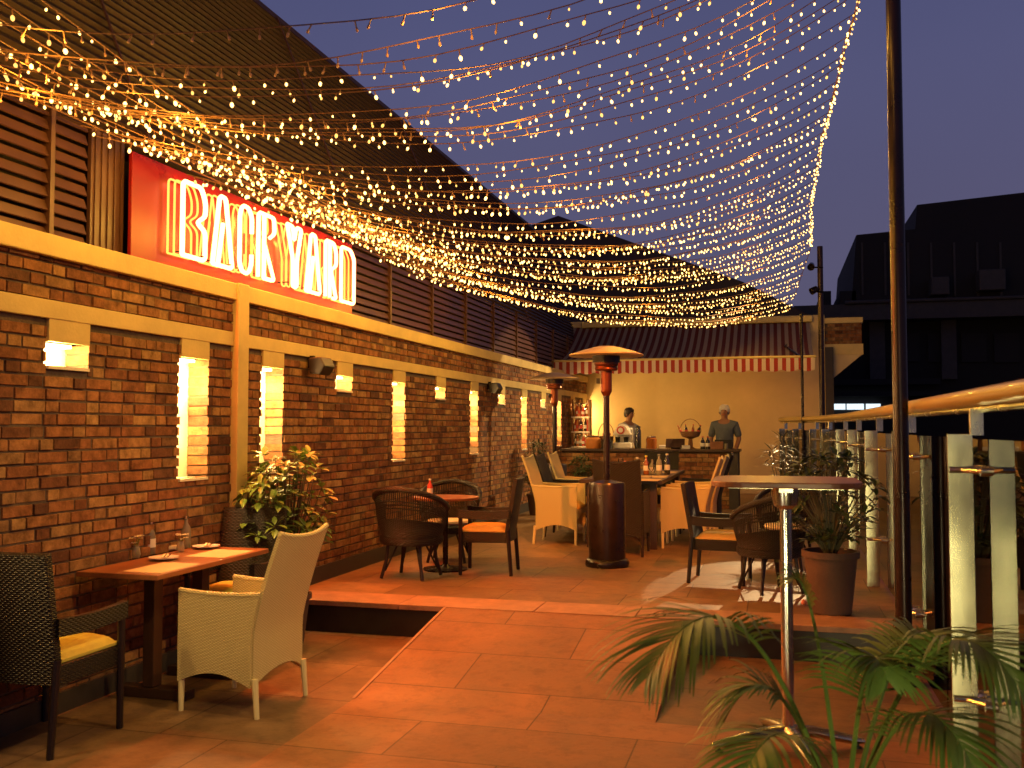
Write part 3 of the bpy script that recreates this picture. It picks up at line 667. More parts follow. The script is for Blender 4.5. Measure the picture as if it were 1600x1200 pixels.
# foreground group (lower terrace)
c1 = highback('wicker_w', 'white_frame', 'cushY', 'white high-backed wicker armchair with yellow cushion, foremost, at the wooden wall table')
place(c1, (-2.815, 4.73, 0), R(180)-R(4))
c2 = openarm('dark wicker armchair with a yellow cushion cut off by the left edge of the picture', 'cushY'); place(c2, (-3.39, 3.95, 0), R(90)); c2.scale = (1.08,1.0,1.09)
c3 = copy_tree(c2); place(c3, (-3.38, 5.57, 0), R(-90)+R(4), 'dark brown wicker armchair between the wooden wall table and the leafy plant'); c3.scale = (1,1,1.12)
TX0, TX1, TY0, TY1, TZ = -3.60, -3.10, 4.36, 5.50, .73
tb = thing('dining_table', (0,0,0), 'wooden dining table against the brick wall set with plates and bottles', 'table')
MB().box(TX0, TX1, TY0, TY1, TZ-.028, TZ).build('tabletop', M['wood'], tb, bevel=.004)
for y in (4.70, 5.16):
    p = MB().box(-3.40, -3.33, y-.04, y+.04, .06, TZ-.03).build('pedestal', M['wood_dark'], tb, bevel=.004)
    MB().box(-3.56, -3.12, y-.045, y+.045, 0.0, .058).build('foot', M['wood_dark'], p, bevel=.006)
def bottle(loc, label, h=.21, r=.031, m='bglass', lab=None, cap=None, group=None, cat='bottle'):
    t = thing('bottle', loc, label, cat, 0, group); k = h/.21
    MB().lathe([(.001,0.002),(r*.95,.002),(r,.01*k),(r,.11*k),(r*.8,.14*k),(r*.38,.165*k),(r*.36,.195*k),(r*.45,.198*k),(r*.45,.206*k),(r*.3,.207*k)], n=16).build('body', M[m], t)
    if lab: MB().lathe([(r+.0008,.045*k),(r+.0008,.10*k)], n=16).build('label', M[lab], t)
    MB().lathe([(r*.46,.195*k),(r*.48,.212*k),(.0001,.214*k)], n=12).build('cap', M[cap or 'chrome'], t)
    return t
def posy(loc, label, m='petals', sc=1.0):
    t = thing('flower_vase', loc, label, 'vase', 0, None, sc)
    MB().lathe([(.001,.001),(.02,.001),(.026,.02),(.02,.05),(.016,.06),(.019,.066)], n=14).build('vase', M['bglass'], t)
    b = MB(); f = MB(); r_ = random.Random(int(loc[1]*100))
    for i in range(9):
        a = r_.uniform(0,6.28); e_ = Vector((math.cos(a)*r_.uniform(.01,.045), math.sin(a)*r_.uniform(.01,.045), r_.uniform(.075,.115)))
        b.tube([(0,0,.03), (e_.x*.4,e_.y*.4,.07), e_], .0012, 4)
        for k in range(6):
            q = a+k*1.047; f.add([e_, e_+Vector((math.cos(q)*.013,math.sin(q)*.013,.004)), e_+Vector((math.cos(q+.5)*.018,math.sin(q+.5)*.018,.0)), e_+Vector((math.cos(q+.9)*.012,math.sin(q+.9)*.012,.004))], [(0,1,2,3)])
    b.build('stalks', M['leaf'], t); f.build('flowers', M[m], t); return t
def plate_(loc, label, sc=1, group=None):
    t = thing('plate', loc, label, 'plate', 0, group, sc)
    MB().lathe([(.001,.006),(.055,.005),(.068,.009),(.098,.017),(.102,.018),(.10,.013),(.07,.002),(.001,.001)], n=28).build('dish', M['porcelain'], t)
    MB().obox((.0,.01,.022), (.035,.15), .012, rz=.5).build('napkin', M['napkin'], t, bevel=.004)
    for s in (-.016,.016): MB().obox((s+.03,.0,.030), (.008,.18), .003, rz=.5).build('fork' if s<0 else 'knife', M['chrome'], t)
    return t
bottle(onz(187,868,TZ), 'dark oil bottle at the left end of the wooden wall table', .235, .034, 'bglass', None, 'black')
bottle(onz(234,866,TZ), 'clear water bottle with a paper label in the middle of the wooden wall table', .20, .033, 'bglass', 'label', 'label')
bottle(onz(290,856,TZ), 'clear bottle nearest the right end of the wooden wall table', .20, .033, 'bglass')
posy(onz(212,872,TZ), 'glass vase of white flowers between the oil bottle and water bottle', sc=1.15); posy(onz(282,862,TZ), 'small vase of pale flowers beside the right hand bottle on the wooden wall table', sc=1.0)
plate_(onz(256,874,TZ+.003), 'white plate with cutlery at the front edge of the wooden wall table', .85)
plate_(onz(110,880,TZ+.003), 'plate with napkin at the left end of the wooden wall table, by the wall', .8); plate_(onz(322,856,TZ+.003), 'plate with cutlery at the far right end of the wooden wall table', .85)
for p, s_, l in (((-3.24,4.60),(.24,.36),'sand coloured paper placemat nearest the camera on the wooden wall table'), ((-3.26,5.2),(.26,.34),'sand coloured paper placemat at the far end of the wooden wall table')):
    tag(MB().obox((p[0],p[1],TZ+.0012),(s_[0],s_[1]),.0016).build('placemat', M['paper']), l, 'placemat')
tag(MB().obox(onz(262,856,TZ+.016), (.05,.13), .028, rz=-.6).build('napkin', M['napkin'], bevel=.008), 'folded cream napkin between the bottles on the wooden wall table', 'napkin')

# round table set on the upper terrace
FZ = UP+.008
def at(px, py): return onz(px, py, UP)
t1 = tub('dark round-backed wicker tub chair with its back to the camera, left of centre', cushion=True); place(t1, (-2.99, 7.66, FZ), R(84)); t1.scale = (1.0,1.08,1.02)
t2 = copy_tree(t1); place(t2, (-3.02, 8.78, UP), R(-80), 'dark wicker tub chair behind the small round table, facing the camera'); t2.scale = (1,1,1)
rt = thing('round_table', (-2.86, 8.2, UP), 'small round cafe table between the dark wicker chairs by the wall', 'table')
MB().lathe([(.001,.625),(.29,.625),(.30,.635),(.30,.648),(.001,.65)], n=32).build('tabletop', M['wood'], rt)
MB().tube([(0,0,.03),(0,0,.625)], .025, 12).build('pedestal', M['darkmetal'], rt); MB().lathe([(.2,0),(.2,.012),(.05,.03),(.025,.05)], n=24).build('base', M['darkmetal'], rt)
bottle((-2.98, 8.12, UP+.65), 'pink-capped sauce bottle on the small round table', .16, .026, 'redlabel', 'label', 'label')
c4 = openarm('dark wicker armchair with an orange cushion in profile beside the small round table', 'cushO'); place(c4, (-2.43, 8.1, FZ), R(180)+R(6)); c4.scale = (1,.9,.97)
c5 = copy_tree(c4); place(c5, (-.44, 8.2, UP), R(-6), 'dark wicker armchair with a tan cushion behind the tall bar table, facing right'); c5.scale = (1,.95,.95)
t3 = copy_tree(t1); place(t3, (-.03, 7.72, FZ), R(120), 'dark wicker tub chair between the tall bar table pole and the potted shrub'); t3.scale = (1,1,1)
t4 = copy_tree(t2); place(t4, (.12, 9.15, UP), R(-110), 'dark wicker tub chair beyond the potted shrub, half hidden by leaves')

# long dining table
LX0, LX1, LY0, LY1, LZ = -2.0, -1.13, 10.0, 12.6, UP+.72
lt = thing('long_table', (0,0,0), 'long dark dining table set with glasses and placemats in front of the bar', 'table')
MB().box(LX0, LX1, LY0, LY1, LZ-.04, LZ).build('tabletop', M['wood_dark'], lt, bevel=.004)
for x in (LX0+.1, LX1-.1):
    for y in (LY0+.12, LY1-.12): MB().box(x-.035, x+.035, y-.035, y+.035, UP, LZ-.04).build('leg', M['wood_dark'], lt)
g2 = 'wicker armchairs around the long table'
def put(src, x, y, a, label, s=(1,1,1)):
    c = copy_tree(src); place(c, (x, y, UP), a, label, g2); c.scale = s; return c
w1 = highback('wicker_w', 'white_frame', 'cushO', 'white wicker armchair nearest the heater on the left side of the long table', group=g2); place(w1, (-2.30, 10.45, UP), R(0))
d1 = highback('wicker_d', 'dark_frame', 'cushO', 'black wicker armchair between two white ones on the left side of the long table', group=g2); place(d1, (-2.34, 11.15, UP), R(0))
put(w1, -2.34, 11.85, 0, 'white wicker armchair farthest along the left side of the long table')
put(d1, -1.50, 9.72, R(90), 'dark high-backed armchair at the near end of the long table, behind the heater')
put(w1, -.93, 10.45, R(180), 'white wicker armchair nearest the camera on the right side of the long table')
put(w1, -.90, 11.15, R(180), 'white wicker armchair midway along the right side of the long table')
put(d1, -.88, 11.85, R(180), 'dark wicker armchair farthest along the right side of the long table')
put(d1, -1.5, 12.9, R(-90), 'dark high-backed armchair at the far end of the long table, before the bar')
rr = random.Random(5)
for i, (px, py) in enumerate(((1052,738),(1040,745),(1022,750))):
    p = onz(px, py, LZ); tag(MB().obox((LX1-.2, p.y, LZ+.0015), (.34,.42), .002).build('placemat', M['paper']), ['far pale placemat on the right side of the long table','middle pale placemat on the right side of the long table','nearest pale placemat on the right side of the long table'][i], 'placemat')
lb = [(966,745,.16,'redlabel','pink'),(984,744,.20,'bglass','label'),(998,743,.22,'amber','cushY'),(1006,747,.17,'bglass','chrome'),(1020,742,.24,'bglass','chrome'),(1031,741,.24,'darkglass','label')]
names = ['short pink sauce bottle, leftmost on the long table','clear cruet second from left on the long table','amber bottle with yellow cap on the long table','short clear glass cruet right of the amber bottle on the long table','tall clear water bottle on the long table','dark bottle with white cap, rightmost on the long table']
for (px, py, h, m_, cp), nm in zip(lb, names):
    p = ony(px, py, 10.6); bottle((max(LX0+.05, min(LX1-.08, p.x)), 10.6+rr.uniform(0,.8), LZ), nm, h, .034, m_, 'label', cp)
for i, (x, y) in enumerate(((-1.3,10.5),(-1.3,11.3),(-1.3,12.1),(-1.85,10.6),(-1.85,11.9))):
    t = thing('wine_glass', (x,y,LZ), 'stemmed wine glass set at a place on the long table', 'glass', 0, 'wine glasses on the long table')
    MB().lathe([(.032,.001),(.004,.006),(.004,.07),(.03,.095),(.036,.13),(.03,.165)], n=14).build('bowl', M['glass'], t)

# patio heaters
def heater(loc, label):
    t = thing('patio_heater', loc, label, 'heater', 0, 'mushroom patio heaters')
    MB().lathe([(.001,0),(.20,0),(.205,.03),(.195,.06),(.17,.075),(.001,.076)], n=32).build('base', M['heater'], t)
    MB().lathe([(.17,.07),(.17,.74),(.16,.765),(.05,.785),(.001,.79)], n=36).build('gas_housing', M['heater'], t)
    MB().tube([(0,0,.78),(0,0,1.62)], .029, 14).build('pole', M['heater'], t)
    MB().lathe([(.03,1.56),(.05,1.60),(.052,1.62),(.052,1.79),(.045,1.80)], n=28, sm=False).build('control_head', M['burner'], t)
    MB().obox((-.07,-.03,1.70), (.03,.03), .05).build('knob', M['black'], t)
    b = MB().lathe([(.05,1.79),(.098,1.795),(.108,1.81),(.102,1.835),(.112,1.85),(.112,1.868),(.105,1.872)], n=32, sm=False); b.build('burner_cup', M['burner'], t)
    b = MB().lathe([(.112,1.868),(.128,1.87),(.128,2.0),(.001,2.01)], n=24); b.build('burner_mesh', M['heater'], t)
    MB().lathe([(.345,1.935),(.34,1.945),(.22,1.985),(.08,2.02),(.001,2.025),(.001,2.018),(.08,2.012),(.22,1.975),(.345,1.930)], n=40).build('hood', M['hood'], t)
    for k in range(3): a = k*2.09; MB().tube([(.09*math.cos(a),.09*math.sin(a),1.98),(.10*math.cos(a),.10*math.sin(a),2.01)], .006, 5).build('bracket', M['darkmetal'], t)
    return t
h1 = heater((-1.5, 8.8, UP), 'dark mushroom patio heater standing in the middle of the terrace')
h2 = copy_tree(h1); place(h2, (-2.92, 12.9, UP), R(20), 'farther patio heater standing close to the brick wall')

# tall bar table
bt = thing('bar_table', (.045, 4.70, 0), 'tall poseur table with a steel column and brown round-cornered top at the right', 'table')
BZ = 1.255
def rrect(w_, h_, r, n=6):
    out = []
    for cx, cy, a0 in ((w_/2-r,h_/2-r,0),(-w_/2+r,h_/2-r,90),(-w_/2+r,-h_/2+r,180),(w_/2-r,-h_/2+r,270)):
        for k in range(n+1): a = R(a0+90*k/n); out.append((cx+r*math.cos(a), cy+r*math.sin(a)))
    return out
MB().prism(rrect(.66,.62,.14), BZ-.026, BZ, 'z').build('tabletop', M['wood'], bt, bevel=.005)
MB().box(-.26,.26,-.03,.03,BZ-.045,BZ-.028).box(-.03,.03,-.26,.26,BZ-.046,BZ-.029).build('top_spider', M['steel'], bt)
MB().lathe([(.028,.09),(.028,BZ-.14),(.055,BZ-.12),(.065,BZ-.05),(.065,BZ-.03)], n=28).build('column', M['chrome'], bt)
for k in range(4):
    a = R(20+90*k); c_, s_ = math.cos(a), math.sin(a)
    f = MB().tube([(0,0,.095),(.12*c_,.12*s_,.085),(.30*c_,.30*s_,.045),(.36*c_,.36*s_,.035)], [.036,.032,.026,.016], 10, flat=.8).build('foot', M['steel'], bt)
    MB().lathe([(.018,0),(.018,.012),(.008,.014),(.008,.035)], (.33*c_,.33*s_,0), 12).build('glide', M['black'], f)

# wall speakers
for i, (px, py, lb_) in enumerate(((500,573,'black loudspeaker on the wall left of the small niche behind the sign'),(773,607,'smaller looking black loudspeaker far along the brick wall'))):
    p = onx(px, py, WX+.10); t = thing('wall_speaker', p, lb_, 'speaker')
    MB().prism([(-.06,.065),(.05,.075),(.09,.0),(.04,-.07),(-.045,-.06)], -.10, .10, 'y').build('cabinet', M['black'], t, bevel=.012)
    MB().box(-.10,-.05,-.015,.015,-.01,.09).build('bracket', M['darkmetal'], t)

# ================================================================== PLANTS
def leafm(mb, p, d, up, L_, W_, m=0, droop=.25):
    d = d.normalized(); s = d.cross(up); 
    if s.length < 1e-3: s = Vector((1,0,0))
    s.normalize(); n = s.cross(d)
    c = [p, p+d*L_*.35-n*droop*L_*.05, p+d*L_*.7-n*droop*L_*.2, p+d*L_-n*droop*L_*.45]
    w_ = [.06, .5, .42, .02]; vs = []
    for q, ww in zip(c, w_): vs += [q-s*ww*W_+n*ww*W_*.25, q, q+s*ww*W_+n*ww*W_*.25]
    fs = []
    for i in range(3): fs += [(3*i,3*i+1,3*i+4,3*i+3), (3*i+1,3*i+2,3*i+5,3*i+4)]
    mb.add(vs, fs, m, False)
def shrub(name, loc, label, h0, h1, rad, nb, leafL, leafW, mt, seed, whorl=7, pot_r=.18, pot_h=.38, cat='potted plant', potm='pot', spread=1.0):
    t = thing(name, loc, label, cat); r_ = random.Random(seed)
    MB().lathe([(.001,0),(pot_r*.72,0),(pot_r*.95,pot_h*.9),(pot_r*1.04,pot_h*.9),(pot_r*1.04,pot_h),(pot_r*.93,pot_h),(pot_r*.9,pot_h-.04),(.001,pot_h-.035)], n=32).build('pot', M[potm], t)
    s = MB(); f = MB()
    for i in range(nb):
        a = r_.uniform(0, 6.283); rr_ = rad*math.sqrt(r_.random())*spread; z = r_.uniform(h0, h1)
        k_ = 1-((z-(h0+h1)/2)/((h1-h0)/2))**2*.55; e_ = Vector((math.cos(a)*rr_*k_, math.sin(a)*rr_*k_, z))
        s.tube([(e_.x*.08, e_.y*.08, pot_h-.04), (e_.x*.45, e_.y*.45, (z+pot_h)*.5), e_], [.006,.005,.003], 5)
        ax = Vector((e_.x*.8, e_.y*.8, .25+r_.uniform(-.1,.3))).normalized()
        for k in range(whorl):
            q = 6.283*k/whorl+r_.uniform(-.25,.25); u = ax.orthogonal().normalized(); v = ax.cross(u)
            d = (u*math.cos(q)+v*math.sin(q))+ax*r_.uniform(.1,.55); sc_ = r_.uniform(.7,1.15)
            leafm(f, e_+d*.008-ax*r_.uniform(0,.03), d, Vector((0,0,1)), leafL*sc_, leafW*sc_, droop=r_.uniform(.1,.8))
    s.build('stems', M['stem'], t); f.build('foliage', M[mt], t); return t
shrub('potted_shrub', (-3.30, 6.10, 0), 'bright green leafy potted plant against the brick wall behind the white chair', .60, 1.34, .36, 120, .095, .045, 'leaf', 21, 6, .17, .34)
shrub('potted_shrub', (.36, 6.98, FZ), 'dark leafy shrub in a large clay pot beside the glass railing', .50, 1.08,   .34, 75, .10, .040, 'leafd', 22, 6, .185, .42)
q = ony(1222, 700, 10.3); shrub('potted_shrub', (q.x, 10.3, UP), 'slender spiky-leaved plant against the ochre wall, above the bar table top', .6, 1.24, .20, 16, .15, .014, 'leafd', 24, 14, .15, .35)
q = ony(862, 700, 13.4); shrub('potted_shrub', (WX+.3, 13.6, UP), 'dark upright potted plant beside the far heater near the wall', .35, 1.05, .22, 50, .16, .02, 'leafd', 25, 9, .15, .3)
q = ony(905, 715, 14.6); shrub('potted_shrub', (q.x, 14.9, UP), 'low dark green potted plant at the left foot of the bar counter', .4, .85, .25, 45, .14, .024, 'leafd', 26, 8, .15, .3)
# areca palm
pc = Vector((.19, 3.12, 0)); pm = thing('areca_palm', pc, 'feathery green palm in the right foreground, blurred fronds spreading both ways', 'palm plant')
MB().lathe([(.001,0),(.12,0),(.16,.26),(.17,.26),(.17,.29),(.15,.29),(.145,.26),(.001,.26)], n=32).build('pot', M['pot'], pm)
prn = random.Random(9)
def frond(tip_xy, h, drop, L0, nl=34, leafl=.27, seed=0, bend=.55):
    a = Vector((0,0,.24)); tip = Vector((tip_xy[0], tip_xy[1], h-drop)); mid = Vector((tip_xy[0]*bend, tip_xy[1]*bend, h+.10))
    def P(t): return a*(1-t)**2+mid*2*t*(1-t)+tip*t*t
    pts = [P(i/20) for i in range(21)]
    fr = MB().tube(pts, [.010-.0085*i/20 for i in range(21)], 6).build('frond', M['palm'], pm); lf = MB()
    for i in range(nl):
        t = L0+(1-L0)*(i+.5)/nl; p = P(t); d = (P(min(1,t+.02))-P(max(0,t-.02))).normalized(); s = d.cross(Vector((0,0,1)))
        if s.length < .05: s = Vector((1,0,0))
        s.normalize(); n = s.cross(d)
        for sg in (-1,1):
            ll = leafl*(math.sin(math.pi*min(1,.18+.80*(i+.5)/nl))**.7)*prn.uniform(.85,1.1); dd = (s*sg*(1.0-.35*i/nl)+d*(.55+.5*i/nl)+n*prn.uniform(.05,.3)).normalized()
            q = p; vs = []; K = 6; wd = Vector((0,0,1)).cross(dd); wd = d*.7-dd*d.dot(dd)*.7 if True else wd; wd.normalize(); dcur = dd.copy()
            for k in range(K+1):
                ww = .0056*(math.sin(math.pi*min(.97,.12+.88*k/K))**.6); vs += [q-wd*ww, q+wd*ww]; dcur = (dcur+Vector((0,0,-.10-.05*prn.random()))*(.3+k*.30)).normalized(); q = q+dcur*ll/K
            lf.add(vs, [(2*k,2*k+1,2*k+3,2*k+2) for k in range(K)], 0, True)
    lf.build('leaflets', M['palm'], fr)
def fr_to(px, py, d, h_extra, **k):
    dr = ray(px, py); p = EYE+dr*d - pc; frond((p.x, p.y), p.z+h_extra, h_extra, **k)
fr_to(1010, 1060, 2.55, .36, L0=.45, leafl=.34, nl=38)
fr_to(1600, 1085, 2.35, .26, L0=.40, leafl=.30, nl=32)
fr_to(1240, 905, 2.95, -.05, L0=.62, leafl=.16, nl=18)
fr_to(1130, 1130, 3.0, .26, L0=.45, leafl=.26, nl=34)
fr_to(1470, 1010, 3.3, .16, L0=.42, leafl=.26, nl=34)
fr_to(1385, 1060, 2.6, .10, L0=.40, leafl=.26, nl=32)
fr_to(1530, 1215, 2.4, .24, L0=.35, leafl=.26, nl=32)
fr_to(1150, 1240, 2.5, .22, L0=.4, leafl=.24, nl=30)
tag(MB().lathe([(.001,-.02),(.016,-.012),(.02,0),(.015,.014),(.001,.02)], onz(1256,941,UP+.025), 12).build('flower', M['pink']), 'small pink round flower head on the step edge beside the clay pot', 'flower')

# ================================================================== PEOPLE
def skin_obj(name, verts, edges, rad, m, parent, root=0, sub=2):
    me = bpy.data.meshes.new(name); me.from_pydata([tuple(v) for v in verts], edges, []); me.materials.append(m)
    o = bpy.data.objects.new(name, me); col.objects.link(o); o.parent = parent
    me.skin_vertices.new() if hasattr(me.skin_vertices, 'new') and not me.skin_vertices else None
    sk = o.modifiers.new('skin', 'SKIN'); sk.use_smooth_shade = True
    if not me.skin_vertices:
        bpy.context.view_layer.objects.active = o
    for i, r in enumerate(rad):
        v = me.skin_vertices[0].data[i]; v.radius = r if isinstance(r, tuple) else (r, r); v.use_root = (i == root)
    s = o.modifiers.new('sub', 'SUBSURF'); s.levels = sub; s.render_levels = sub
    return o
def hairshape(k, hy):
    r_ = random.Random(4); vs = []; n = 20; prof = [(.001,.108),(.045,.104),(.078,.082),(.094,.045),(.098,.005),(.094,-.04),(.084,-.075)]
    for i, (rr_, z) in enumerate(prof):
        for q in range(n):
            a = 2*math.pi*q/n; front = max(0, -math.sin(a)); zz = z+(front*.09*(max(0, i-2)/4)); j = 1+r_.uniform(-.05,.05)
            vs.append((rr_*math.cos(a)*j*.92*k, (rr_*math.sin(a)*j+.012+hy+.0*front)*k, (1.607+zz+r_.uniform(-.003,.003))*k))
    return vs, [(i*n+q, i*n+(q+1)%n, (i+1)*n+(q+1)%n, (i+1)*n+q) for i in range(len(prof)-1) for q in range(n)], 0, True
def person(loc, rz, label, H, shirt, hair, lean=0, head_turn=0, apron=True, cap=False):
    """standing figure, faces -y before rotation"""
    t = thing('person', loc, label, 'person', rz); k = H/1.7
    V = []; E = []; Rd = []
    def v(x, y, z, r, p=None):
        V.append(Vector((x, y-lean*max(0, z-.9), z))*k); Rd.append(tuple(a*k for a in r) if isinstance(r, tuple) else r*k)
        if p is not None: E.append((p, len(V)-1))
        return len(V)-1
    pel = v(0,0,.93,(.15,.11)); wa = v(0,0,1.06,(.135,.10),pel); ch = v(0,.0,1.25,(.155,.11),wa); sh = v(0,.01,1.38,(.12,.085),ch)
    nk = v(0,0,1.46,.052,sh); hd0 = v(0,-.01,1.52,.062,nk); hd = v(0,-.005,1.60,(.075,.088),hd0); ht = v(0,.0,1.67,(.055,.065),hd)
    for s in (-1,1):
        a = v(s*.17,.01,1.37,.058,sh); b_ = v(s*.245,.03,1.12,.044,a); c = v(s*.20,-.12,.93,.036,b_) ; w_ = v(s*.17,-.20,.90,.025,c)
        hb_ = v(s*.16,-.25,.90,(.032,.018),w_)
        for q in range(4): f1 = v(s*(.135+.018*q),-.305,.895,.0095,hb_); v(s*(.135+.018*q),-.335+.004*abs(q-1.5),.875,.008,f1)
        th = v(s*.12,-.25,.895,.010,w_); v(s*.115,-.285,.885,.009,th)
        l1 = v(s*.09,0,.86,.085,pel); l2 = v(s*.10,-.01,.48,.055,l1); l3 = v(s*.10,.02,.09,.036,l2); v(s*.11,-.12,.04,(.04,.028),l3)
    skin_obj('body', V, E, Rd, M['skin'], t)
    # clothing
    V2, E2, R2 = [], [], []
    def c_(x, y, z, r, p=None):
        V2.append(Vector((x, y-lean*max(0, z-.9), z))*k); R2.append(tuple(a*k for a in r) if isinstance(r, tuple) else r*k)
        if p is not None: E2.append((p, len(V2)-1))
        return len(V2)-1
    a0 = c_(0,0,.88,(.175,.13)); a1 = c_(0,0,1.06,(.16,.122),a0); a2 = c_(0,0,1.25,(.178,.13),a1); a3 = c_(0,.01,1.385,(.15,.10),a2); c_(0,.0,1.455,(.066,.066),a3)
    for s in (-1,1): b1 = c_(s*.18,.01,1.36,.078,a3); b2 = c_(s*.245,.028,1.13,.066,b1)
    skin_obj('shirt', V2, E2, R2, shirt, t)
    MB().tube([Vector((-.09,0,.9))*k, Vector((-.10,0,.5))*k, Vector((-.10,.02,.08))*k], [.105*k,.08*k,.065*k], 12).tube([Vector((.09,0,.9))*k, Vector((.10,0,.5))*k, Vector((.10,.02,.08))*k], [.105*k,.08*k,.065*k], 12).build('trousers', M['apron'], t)
    if apron:
        MB().sheet(lambda u, w_: (Vector(((-.15+.3*u), -.135-.02*(1-(2*u-1)**2)-lean*.3*w_, .55+.55*w_))*k, (0,-1,0)), 8, 8, .008).build('apron', M['apron'], t)
    hy = -lean*.72
    MB().add([], []).add(*hairshape(k, hy)).build('cap' if cap else 'hair', hair, t)
    face = MB()
    face.lathe([(.001,.02),(.012,0),(.001,-.012)], (0,(-.098+hy)*k,1.57*k), 8)
    for s in (-1,1): face.lathe([(.001,.02),(.014,.005),(.012,-.015),(.001,-.025)], (s*.084*k,(.0+hy)*k,1.575*k), 8)
    face.build('ears_and_nose', M['skin'], t)
    for s in (-1,1): MB().lathe([(.001,.008),(.009,0),(.001,-.008)], (s*.031*k,(-.086+hy)*k,1.602*k), 8).build('eye', M['black'], t)
    MB().obox((0,(-.092+hy)*k,1.54*k), (.045,.012), .008).build('mouth', M['redlabel'], t)
    return t
q = ony(1132, 660, 16.5); person((q.x, 16.5, UP), R(-6), 'grey-haired bartender in a blue-grey shirt standing behind the bar with arms lowered', 1.64, M['shirt'], M['hairg'])
q = ony(978, 660, 16.7); person((q.x, 16.7, UP), R(60), 'dark-haired person in a white jacket bending behind the machine on the bar', 1.60, M['wshirt'], M['hairk'], lean=.12, apron=False)

# ================================================================== BAR ITEMS
def cp(px, Y=15.55): return Vector((ony(px, 702, Y).x, Y, CZ))
cm = thing('coffee_machine', cp(974, 15.7), 'white drinks machine with a round red badge on the bar', 'machine')
MB().box(-.15,.15,-.14,.16,0,.10).box(-.14,.14,.02,.16,.10,.34).build('housing', M['porcelain'], cm, bevel=.02)
MB().prism([(-.15+.3*i/10, .24+.16*math.sin(math.pi*i/10)) for i in range(11)]+[(.15,.22),(-.15,.22)], -.15, .15, 'y').build('dome', M['porcelain'], cm, bevel=.01)
MB().tube([(-.02,-.155,.30),(-.02,-.168,.30)], .065, 20).build('badge', M['redlabel'], cm); MB().tube([(-.02,-.165,.30),(-.02,-.172,.30)], .04, 20).build('badge_centre', M['label'], cm)
for x in (-.08,.06): MB().lathe([(.001,.1),(.035,.1),(.045,.19),(.001,.19)], (x,-.08,.0), 14).build('brew_pot', M['darkglass'], cm)
def jar(loc, label, r, h, m, lid='darkmetal', cat='jar'):
    t = thing('jar', loc, label, cat); MB().lathe([(.001,0),(r,.0),(r*1.05,.02),(r*1.05,h*.8),(r*.8,h*.9),(r*.8,h*.95)], n=18).build('body', M[m], t)
    MB().lathe([(r*.85,h*.93),(r*.85,h),(r*.25,h*1.03),(.001,h*1.08)], n=18).build('lid', M[lid], t)
jar(cp(997,15.75), 'tall dark lidded grinder jar right of the white drinks machine', .05, .36, 'darkglass', 'black')
jar(cp(1018), 'squat brown jar with a shiny lid in the middle of the bar', .085, .20, 'amber', 'chrome')
jar(cp(927,15.6), 'round orange pumpkin-like jar at the left end of the bar', .12, .20, 'orange', 'wood_dark')
jar(cp(948,15.5), 'dark squat jar beside the round orange jar on the bar', .10, .15, 'darkglass', 'black')
def basket(loc, label, r, h, hh, contents):
    t = thing('basket', loc, label, 'basket'); MB().lathe([(.001,0),(r*.8,0),(r,h),(r*.93,h),(r*.75,.015),(.001,.02)], n=24).build('bowl', M['basket'], t)
    MB().tube([(r*math.cos(math.pi*i/16), 0, h+hh*math.sin(math.pi*i/16)) for i in range(17)], .008, 6).build('handle', M['basket'], t)
    r_ = random.Random(int(r*1000)); b = MB()
    for i in range(9):
        a = r_.uniform(0,6.28); q_ = r*.55*r_.random(); b.lathe([(.001,-.035),(.03,-.02),(.036,0),(.03,.02),(.001,.033)], (q_*math.cos(a), q_*math.sin(a), h+.01+.03*r_.random()), 10)
    b.build('fruit', M['fruit'], t); return t
basket(cp(947,15.75), 'tall handled fruit basket behind the heater pole on the bar', .13, .20, .22, 0)
bk = thing('bottle_basket', cp(1079,15.7), 'raised wicker basket holding small bottles left of the bartender', 'basket')
MB().lathe([(.001,0),(.09,0),(.04,.03),(.03,.16),(.14,.2),(.17,.28),(.16,.28),(.12,.21),(.001,.2)], n=24).build('stand_bowl', M['basket'], bk)
MB().tube([(.165*math.cos(math.pi*i/16), 0, .28+.2*math.sin(math.pi*i/16)) for i in range(17)], .007, 6).build('handle', M['basket'], bk)
for i, (dx, dy, rr_) in enumerate(((-.12,.0,-.5),(-.05,-.04,-.15),(.03,.02,.1),(.10,0,.4))):
    bo = bottle(cp(1079,15.7)+Vector((dx,dy-.0,.225)), 'miniature dark bottle leaning in the raised wicker basket', .17, .024, 'darkglass' if i%2 else 'amber', 'redlabel', 'redlabel', 'bottles in the raised basket'); bo.rotation_euler.y = rr_
tr = thing('sloped_stand', cp(1055), 'dark open menu stand leaning on the bar beside white napkins', 'stand')
MB().obox((0,0,.09), (.30,.02), .17, rx=-.6).obox((.02,.1,.06), (.2,.02), .14, rx=.6).build('board', M['wood_dark'], tr, bevel=.004)
for i, px in enumerate((1036, 1071)): tag(MB().obox(cp(px)+Vector((0,0,.03)), (.13,.10), .06, rz=.3).build('napkin_stack', M['label'], bevel=.008), ['white napkin stack left of the menu stand on the bar','white napkin stack right of the menu stand on the bar'][i], 'napkins')
for i, px in enumerate((1098, 1106)): bottle(cp(px), ['dark bottle with white label, left of the pair by the bartender','dark bottle with white label, right of the pair by the bartender'][i], .20, .038, 'darkglass', 'label', 'redlabel')
tag(MB().obox(cp(1120)+Vector((0,0,.06)), (.20,.10), .12).build('wooden_box', M['wood'], bevel=.005), 'small reddish wooden box on the bar before the bartender', 'box')
tag(MB().lathe([(.001,0),(.03,0),(.034,.09),(.03,.09),(.026,.008),(.001,.008)], cp(1134), 16).build('tumbler', M['bglass']), 'clear tumbler at the right end of the bar', 'glass')
